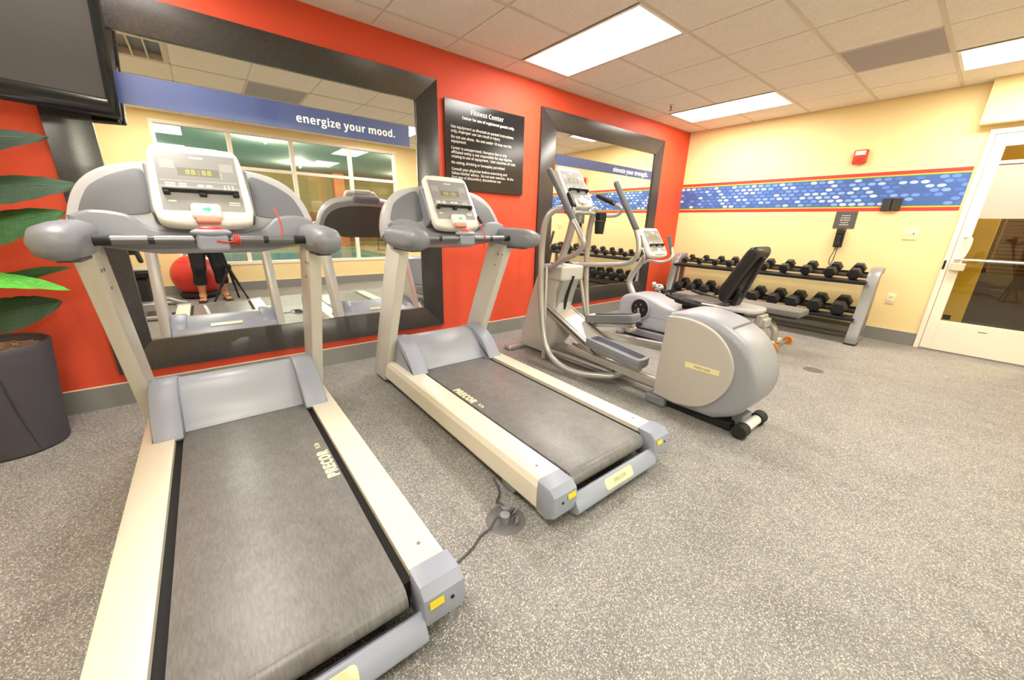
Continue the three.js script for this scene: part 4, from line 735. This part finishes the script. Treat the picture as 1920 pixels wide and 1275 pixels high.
  for (const [a, b, c, m] of [[[-0.96, 0.51, 0.36], [-0.965, 0.85, 0.38], [-0.98, 1.24, 0.4], stemM], [[-1.0, 0.51, 0.32], [-1.01, 0.8, 0.36], [-1.0, 1.02, 0.4], stemD], [[-0.98, 0.51, 0.3], [-0.99, 1.0, 0.32], [-1.0, 1.42, 0.36], stemD], [[-0.94, 0.51, 0.4], [-0.93, 0.6, 0.415], [-0.96, 0.68, 0.42], stemD], [[-1.0, 0.51, 0.4], [-1.01, 0.75, 0.43], [-1.02, 0.93, 0.46], stemM], [[-0.96, 0.51, 0.3], [-0.97, 0.65, 0.31], [-0.98, 0.8, 0.32], stemM], [[-1.02, 0.51, 0.34], [-1.03, 0.8, 0.34], [-1.03, 1.1, 0.34], stemD], [[-0.96, 0.51, 0.33], [-0.97, 0.9, 0.38], [-0.98, 1.3, 0.42], stemD]]) mesh('stem', tube([lo(...a), lo(...b), lo(...c)], 0.011, 16, 8), m, g);
}
// ---------------------------------------------------------------- floor outlet, plugs, cords, floor cover
{
  const gx = 0.797, gz = 2.298, g = thing('floor_outlet', 'round grey floor power box with flip lids between the treadmills', 'floor outlet', [gx, 0, gz]);
  mesh('cover_plate', flat(new THREE.LatheGeometry([[0.001, 0.007], [0.062, 0.007], [0.078, 0.004], [0.085, 0]].map(p => new THREE.Vector2(...p)), 36)), std(0x6a686a, 0.5), g);
  for (const [x, z, a] of [[0.045, 0.0, 0.5], [0.02, 0.045, 0.8]]) { const l = mesh('flip_lid', rbox(0.036, 0.004, 0.03, 0.002).rotateX(-0.9).rotateY(a).translate(x, 0.018, z), M.rackSteel, g); mesh('hinge', cyl(0.004, 0.004, 0.036, 'x', 0, 0, 0, 8).rotateY(a).translate(x, 0.009, z - 0.01), M.black, l); }
  const pl = [[-0.012, 0.02, 0.8], [0.012, -0.022, 0.4]];
  const c1 = thing('power_cord', 'grey power cord with round plug running to the treadmill beside the plant', 'cord', [gx - 0.014, 0, gz + 0.012]);
  mesh('plug', cyl(0.019, 0.021, 0.038, 'y', 0, 0.026, 0, 20), M.plasticDark, c1);
  mesh('cable', tube([[0, 0.036, 0], [-0.035, 0.04, -0.01], [-0.07, 0.012, -0.005], [-0.12, 0.006, 0.0], [-0.18, 0.006, 0.03], [-0.27, 0.006, 0.05], [-0.36, 0.012, 0.04]], 0.0045, 60, 8), std(0x4a494b, 0.6), c1);
  const c2 = thing('power_cord', 'grey power cord with round plug running up to the treadmill next to the elliptical', 'cord', [gx + 0.018, 0, gz - 0.022]);
  mesh('plug', cyl(0.019, 0.021, 0.038, 'y', 0, 0.026, 0, 20), M.plasticDark, c2);
  mesh('cable', tube([[0, 0.038, 0], [-0.012, 0.05, -0.028], [0.0, 0.02, -0.07], [0.045, 0.008, -0.11], [0.068, 0.012, -0.15], [0.078, 0.03, -0.2]], 0.0045, 60, 8), std(0x4a494b, 0.6), c2);
  const fc = thing('floor_cover', 'small round grey floor cover in front of the weight bench', 'floor cover', [4.125, 0, 2.545]);
  mesh('plate', cyl(0.075, 0.07, 0.004, 'y', 0, 0.002, 0, 32), std(0x5f5e5c, 0.5), fc); mesh('screw', cyl(0.008, 0.008, 0.001, 'y', 0, 0.0045, 0, 12), M.rackSteel, fc);
}
// ---------------------------------------------------------------- things by the window wall, seen in the mirror
{
  const b = thing('exercise_ball', 'large red exercise ball resting on a black ring by the window wall', 'exercise ball', [-0.2, 0, 4.188]);
  mesh('ball', ell(0.31, 0.305, 0.31, 0, 0.335, 0, 40), std(0xd43a33, 0.4), b);
  mesh('ring_stand', flat(new THREE.TorusGeometry(0.2, 0.045, 12, 36)).rotateX(Math.PI / 2).translate(0, 0.046, 0), M.rubber, b);
  for (const a of [0.3, 0.55, 0.8]) mesh('rib', flat(new THREE.TorusGeometry(0.3105 * Math.sin(a), 0.0022, 6, 48)).rotateX(Math.PI / 2).translate(0, 0.335 + 0.305 * Math.cos(a), 0), std(0xb62c28, 0.5), b);

  const t = thing('tripod', 'black camera tripod standing between the photographer and the treadmill', 'tripod', [0.19, 0, 3.68]), bk = std(0x18181a, 0.4);
  const hub = [0, 0.475, 0];
  mesh('centre_column', join(bar([0, 0.42, 0], [-0.1, 1.02, -0.18], 0.016)), bk, t);
  mesh('hub', join(cyl(0.03, 0.036, 0.07, 'y', 0, 0.47, 0), rbox(0.05, 0.035, 0.05, 0.008, 0, 0.51, 0)), bk, t);
  for (const [x, z] of [[-0.235, -0.09], [0.062, 0.12], [0.165, -0.04]]) { const l = mesh('leg', join(bar(hub, [x * 0.55, 0.475 * 0.45, z * 0.55], 0.019), bar([x * 0.5, 0.475 * 0.5, z * 0.5], [x, 0.014, z], 0.013)), bk, t); mesh('rubber_foot', ell(0.014, 0.014, 0.014, x, 0.014, z, 12), M.rubber, l); }
  mesh('head', join(cyl(0.025, 0.025, 0.05, 'y', -0.1, 1.045, -0.18), rbox(0.06, 0.014, 0.06, 0.004, -0.1, 1.075, -0.18)), bk, t);
  const cam = thing('camera', 'black camera mounted on the tripod head', 'camera', [0.09, 1.083, 3.49]);
  mesh('body', join(rbx(-0.07, 0.07, 0, 0.1, -0.03, 0.03, 0.012), rbx(-0.03, 0.03, 0.1, 0.13, -0.02, 0.02, 0.01)), bk, cam); mesh('lens', cyl(0.034, 0.032, 0.07, 'z', 0, 0.05, -0.065), bk, cam); mesh('grip', rbx(-0.085, -0.055, 0.005, 0.09, -0.045, 0.025, 0.012), bk, cam);

  // exercise machine left of the first treadmill, out of the frame but seen in the mirror
  const m = thing('exercise_machine', 'black and silver exercise machine with a looped floor tube, seen in the mirror', 'exercise machine', [-0.8, 0, 3.15]), part = (n, q, mm) => wpart(n, q, mm, m);
  part('floor_tube', tube([[-1.2, 0.03, 2.72], [-0.85, 0.03, 2.68], [-0.6, 0.03, 2.66], [-0.46, 0.03, 2.65]], 0.03, 30, 12), M.silver);
  part('end_roller', cyl(0.045, 0.045, 0.09, 'x', -0.42, 0.046, 2.62), M.rubber);
  part('foot_loop', tube([[-0.86, 0.1, 3.4], [-0.62, 0.15, 3.42], [-0.42, 0.06, 3.5], [-0.37, 0.035, 3.56], [-0.44, 0.03, 3.64], [-0.64, 0.03, 3.66], [-0.86, 0.06, 3.62]], 0.028, 60, 12), M.silver);
  part('spine', rbx(-0.95, -0.7, 0.04, 0.14, 2.66, 3.66, 0.02), M.silver);
  part('weight_shroud', extX([[2.84, 0.13], [3.06, 0.13], [3.2, 0.5], [3.16, 0.56], [2.92, 0.56]], -0.92, -0.63, 0.02), M.black);
  part('seat_pad', rbx(-0.98, -0.52, 0.48, 0.56, 2.85, 3.3, 0.03, 4), M.vinyl);
  part('seat_trim', rbx(-0.99, -0.51, 0.56, 0.585, 2.84, 3.31, 0.01), M.silver);
  part('lower_block', join(rbx(-0.76, -0.6, 0.1, 0.2, 2.7, 2.95, 0.02), rbx(-0.72, -0.62, 0.2, 0.3, 3.2, 3.45, 0.02)), M.silver);
  part('handle_bar', tube([[-0.98, 0.62, 3.22], [-0.96, 0.8, 3.2], [-0.9, 0.87, 3.15], [-0.68, 0.88, 3.1], [-0.5, 0.84, 3.12]], 0.02, 40, 12), M.silver);
  part('handle_grip', join(bar([-0.7, 0.875, 3.1], [-0.66, 0.66, 3.06], 0.026), bar([-0.9, 0.86, 3.14], [-0.86, 0.64, 3.1], 0.026), rbx(-0.86, -0.68, 0.73, 0.8, 3.06, 3.12, 0.02)), M.black);
  part('ring_grip', flat(new THREE.TorusGeometry(0.055, 0.015, 10, 24)).rotateY(0.5).translate(-0.47, 0.84, 3.14), M.plasticDark);
  part('handle_post', bar([-0.82, 0.56, 3.26], [-0.88, 0.87, 3.14], 0.022), M.silver);
}
// ---------------------------------------------------------------- the photographer behind the tripod, seen in the mirror
function sdfMesh(field, lo, hi, res) {
  const mc = new MarchingCubes(res, M.white, false, false, 60000), half = res / 2, c = lo.map((v, i) => (v + hi[i]) / 2), s = lo.map((v, i) => (hi[i] - v) / 2);
  for (let k = 0; k < res; k++) for (let j = 0; j < res; j++) for (let i = 0; i < res; i++) mc.field[i + j * res + k * res * res] = -field(c[0] + s[0] * (i - half) / half, c[1] + s[1] * (j - half) / half, c[2] + s[2] * (k - half) / half);
  mc.isolation = 0; mc.update();
  const n = mc.count, p = new Float32Array(n * 3), q = new Float32Array(n * 3);
  for (let i = 0; i < n; i++) for (let a = 0; a < 3; a++) p[3 * i + a] = c[a] + s[a] * mc.positionArray[3 * i + a];
  const e = 0.002;
  for (let i = 0; i < n; i++) { const [x, y, z] = [p[3 * i], p[3 * i + 1], p[3 * i + 2]]; let nx = field(x + e, y, z) - field(x - e, y, z), ny = field(x, y + e, z) - field(x, y - e, z), nz = field(x, y, z + e) - field(x, y, z - e); const l = Math.hypot(nx, ny, nz) || 1; q[3 * i] = nx / l; q[3 * i + 1] = ny / l; q[3 * i + 2] = nz / l; }
  const g = new THREE.BufferGeometry(); g.setAttribute('position', new THREE.BufferAttribute(p, 3)); g.setAttribute('normal', new THREE.BufferAttribute(q, 3)); g.setAttribute('uv', new THREE.BufferAttribute(new Float32Array(n * 2), 2));
  return g;
}
const smin = (a, b, k) => { const h = Math.max(k - Math.abs(a - b), 0) / k; return Math.min(a, b) - h * h * k * 0.25; };
function capsule(b) { const [ax, ay, az, ra, bx_, by, bz, rb] = b, dx = bx_ - ax, dy = by - ay, dz = bz - az, dd = dx * dx + dy * dy + dz * dz; return (x, y, z) => { const t = Math.max(0, Math.min(1, ((x - ax) * dx + (y - ay) * dy + (z - az) * dz) / dd)), px = x - ax - dx * t, py = y - ay - dy * t, pz = z - az - dz * t; return Math.hypot(px, py, pz) - (ra + (rb - ra) * t); }; }
const union = (bones, k) => { const fs = bones.map(capsule); return (x, y, z) => { let d = 9; for (const f of fs) d = smin(d, f(x, y, z), k); return d; }; };
{
  // local frame: origin on the floor between the feet, facing -z (toward the red wall)
  const g = thing('person', 'person in dark cropped trousers and sandals standing behind the tripod', 'person', [-0.04, 0, 3.745]);
  const skin = std(0xc98d68, 0.55), dark = std(0x1d1d24, 0.85), top = std(0xb9b6b4, 0.85), hair = std(0x33241a, 0.7), sole = std(0x2a2320, 0.7);
  const legs = [[-0.09, 0.9, 0.02, 0.1, -0.11, 0.5, -0.02, 0.068], [-0.11, 0.5, -0.02, 0.062, -0.125, 0.3, 0.03, 0.056], [-0.125, 0.3, 0.03, 0.056, -0.13, 0.085, 0.035, 0.036], [0.09, 0.9, 0.02, 0.1, 0.115, 0.5, 0.0, 0.068], [0.115, 0.5, 0.0, 0.062, 0.125, 0.3, 0.05, 0.056], [0.125, 0.3, 0.05, 0.056, 0.13, 0.085, 0.055, 0.036]];
  const feet = [[-0.13, 0.075, 0.04, 0.036, -0.135, 0.035, 0.06, 0.03], [-0.132, 0.07, 0.03, 0.034, -0.14, 0.036, -0.1, 0.026], [-0.11, 0.036, -0.06, 0.022, -0.118, 0.032, -0.15, 0.016], [-0.155, 0.036, -0.05, 0.02, -0.162, 0.03, -0.13, 0.013], [0.13, 0.075, 0.06, 0.036, 0.135, 0.035, 0.08, 0.03], [0.132, 0.07, 0.05, 0.034, 0.16, 0.036, -0.08, 0.026], [0.14, 0.036, -0.04, 0.022, 0.15, 0.032, -0.13, 0.016], [0.165, 0.036, -0.03, 0.02, 0.19, 0.03, -0.11, 0.013]];
  const torso = [[-0.07, 0.94, 0.03, 0.12, 0.07, 0.94, 0.03, 0.12], [0, 0.95, 0.03, 0.125, 0, 1.12, 0.0, 0.115], [0, 1.12, 0.0, 0.115, 0, 1.3, -0.06, 0.12], [-0.13, 1.36, -0.08, 0.06, 0.13, 1.36, -0.08, 0.06], [0, 1.36, -0.08, 0.06, 0.0, 1.48, -0.12, 0.05]];
  const arms = [[-0.17, 1.35, -0.08, 0.05, -0.22, 1.12, -0.02, 0.042], [-0.22, 1.12, -0.02, 0.04, -0.06, 1.1, -0.09, 0.03], [0.17, 1.35, -0.08, 0.05, 0.26, 1.14, -0.0, 0.042], [0.26, 1.14, 0.0, 0.04, 0.24, 1.08, -0.1, 0.03]];
  const head = [[0, 1.54, -0.13, 0.07, 0, 1.62, -0.12, 0.085], [0, 1.5, -0.16, 0.045, 0, 1.55, -0.165, 0.05], [0, 1.545, -0.215, 0.012, 0, 1.575, -0.2, 0.01], [-0.08, 1.56, -0.12, 0.016, -0.082, 1.59, -0.115, 0.018], [0.08, 1.56, -0.12, 0.016, 0.082, 1.59, -0.115, 0.018]];
  const hand = (x, y, z, s) => [[x, y, z, 0.026, x + s * 0.03, y - 0.005, z - 0.05, 0.022], ...[0, 1, 2, 3].flatMap(i => { const a = (i - 1.5) * 0.018, l = [0.036, 0.042, 0.039, 0.03][i]; return [[x + s * 0.03 + a, y, z - 0.06, 0.009, x + s * 0.035 + a, y - 0.006, z - 0.06 - l, 0.0085], [x + s * 0.035 + a, y - 0.006, z - 0.06 - l, 0.0085, x + s * 0.03 + a, y - 0.034, z - 0.066 - l, 0.0075]]; }), [x - s * 0.012, y + 0.01, z - 0.02, 0.011, x + s * 0.05, y + 0.022, z - 0.05, 0.009]];
  const hands = [...hand(-0.055, 1.1, -0.1, 1), ...hand(0.24, 1.08, -0.11, -1)];
  const bodyF = union([...legs, ...feet, ...torso, ...arms, ...head], 0.03), handF = union(hands, 0.008);
  const body = mesh('body', join(sdfMesh(bodyF, [-0.4, -0.02, -0.4], [0.4, 1.76, 0.3], 110), sdfMesh(handF, [-0.12, 1.0, -0.3], [0.3, 1.17, -0.04], 90)), skin, g);
  const pf = union(legs.slice(0, 3).concat(legs.slice(3)).map(b => { const c = [...b]; c[3] = Math.max(c[3] + 0.014, 0.074); c[7] = Math.max(c[7] + 0.014, 0.074); return c; }).concat([[-0.06, 0.93, 0.03, 0.135, 0.06, 0.93, 0.03, 0.135]]), 0.03);
  mesh('trousers', sdfMesh((x, y, z) => Math.max(pf(x, y, z), 0.24 - y, y - 1.0), [-0.35, 0.2, -0.25], [0.35, 1.05, 0.3], 90), dark, g);
  const tf = union([...torso.slice(0, 4), arms[0], arms[2]].map(b => { const c = [...b]; c[3] += 0.014; c[7] += 0.014; return c; }), 0.04);
  mesh('shirt', sdfMesh((x, y, z) => Math.max(tf(x, y, z), 0.96 - y), [-0.4, 0.9, -0.3], [0.4, 1.48, 0.25], 80), top, g);
  const hf = union([[0, 1.6, -0.1, 0.1, 0, 1.64, -0.09, 0.095], [0, 1.45, -0.03, 0.06, 0, 1.6, -0.06, 0.085]], 0.03);
  mesh('hair', sdfMesh((x, y, z) => Math.max(hf(x, y, z), -(z + 0.165) + 0 * x - Math.max(0, (1.64 - y)) * 0 - 0.0, -((z + 0.135) + Math.max(0, y - 1.62) * 0.9)), [-0.2, 1.3, -0.3], [0.2, 1.8, 0.15], 60), hair, g);
  for (const s of [-1, 1]) { mesh('eye', ell(0.011, 0.008, 0.006, s * 0.032, 1.6, -0.2, 12), M.bezel, body); mesh('iris', ell(0.005, 0.005, 0.003, s * 0.032, 1.6, -0.2055, 10), M.black, body); }
  mesh('mouth', ell(0.022, 0.005, 0.006, 0, 1.518, -0.2, 12), std(0xa5564a, 0.5), body);
  for (const [x, z, a] of [[-0.138, -0.04, 0.06], [0.152, -0.02, -0.22]]) {
    const sd = mesh('sandal', extY(smoothPts([[-0.035, 0.12], [0.035, 0.12], [0.045, 0], [0.05, -0.09], [0.03, -0.14], [-0.03, -0.14], [-0.05, -0.08], [-0.042, 0]], 40), 0, 0.014, 0.003).rotateY(a).translate(x, 0, z), sole, g);
    mesh('strap', tube([[-0.045, 0.014, 0.0], [-0.03, 0.058, -0.03], [0.0, 0.066, -0.07], [0.03, 0.056, -0.03], [0.045, 0.014, 0.0]], 0.006, 30, 8).rotateY(a).translate(x, 0, z), sole, sd);
  }
}
renderer.render(scene, camera);
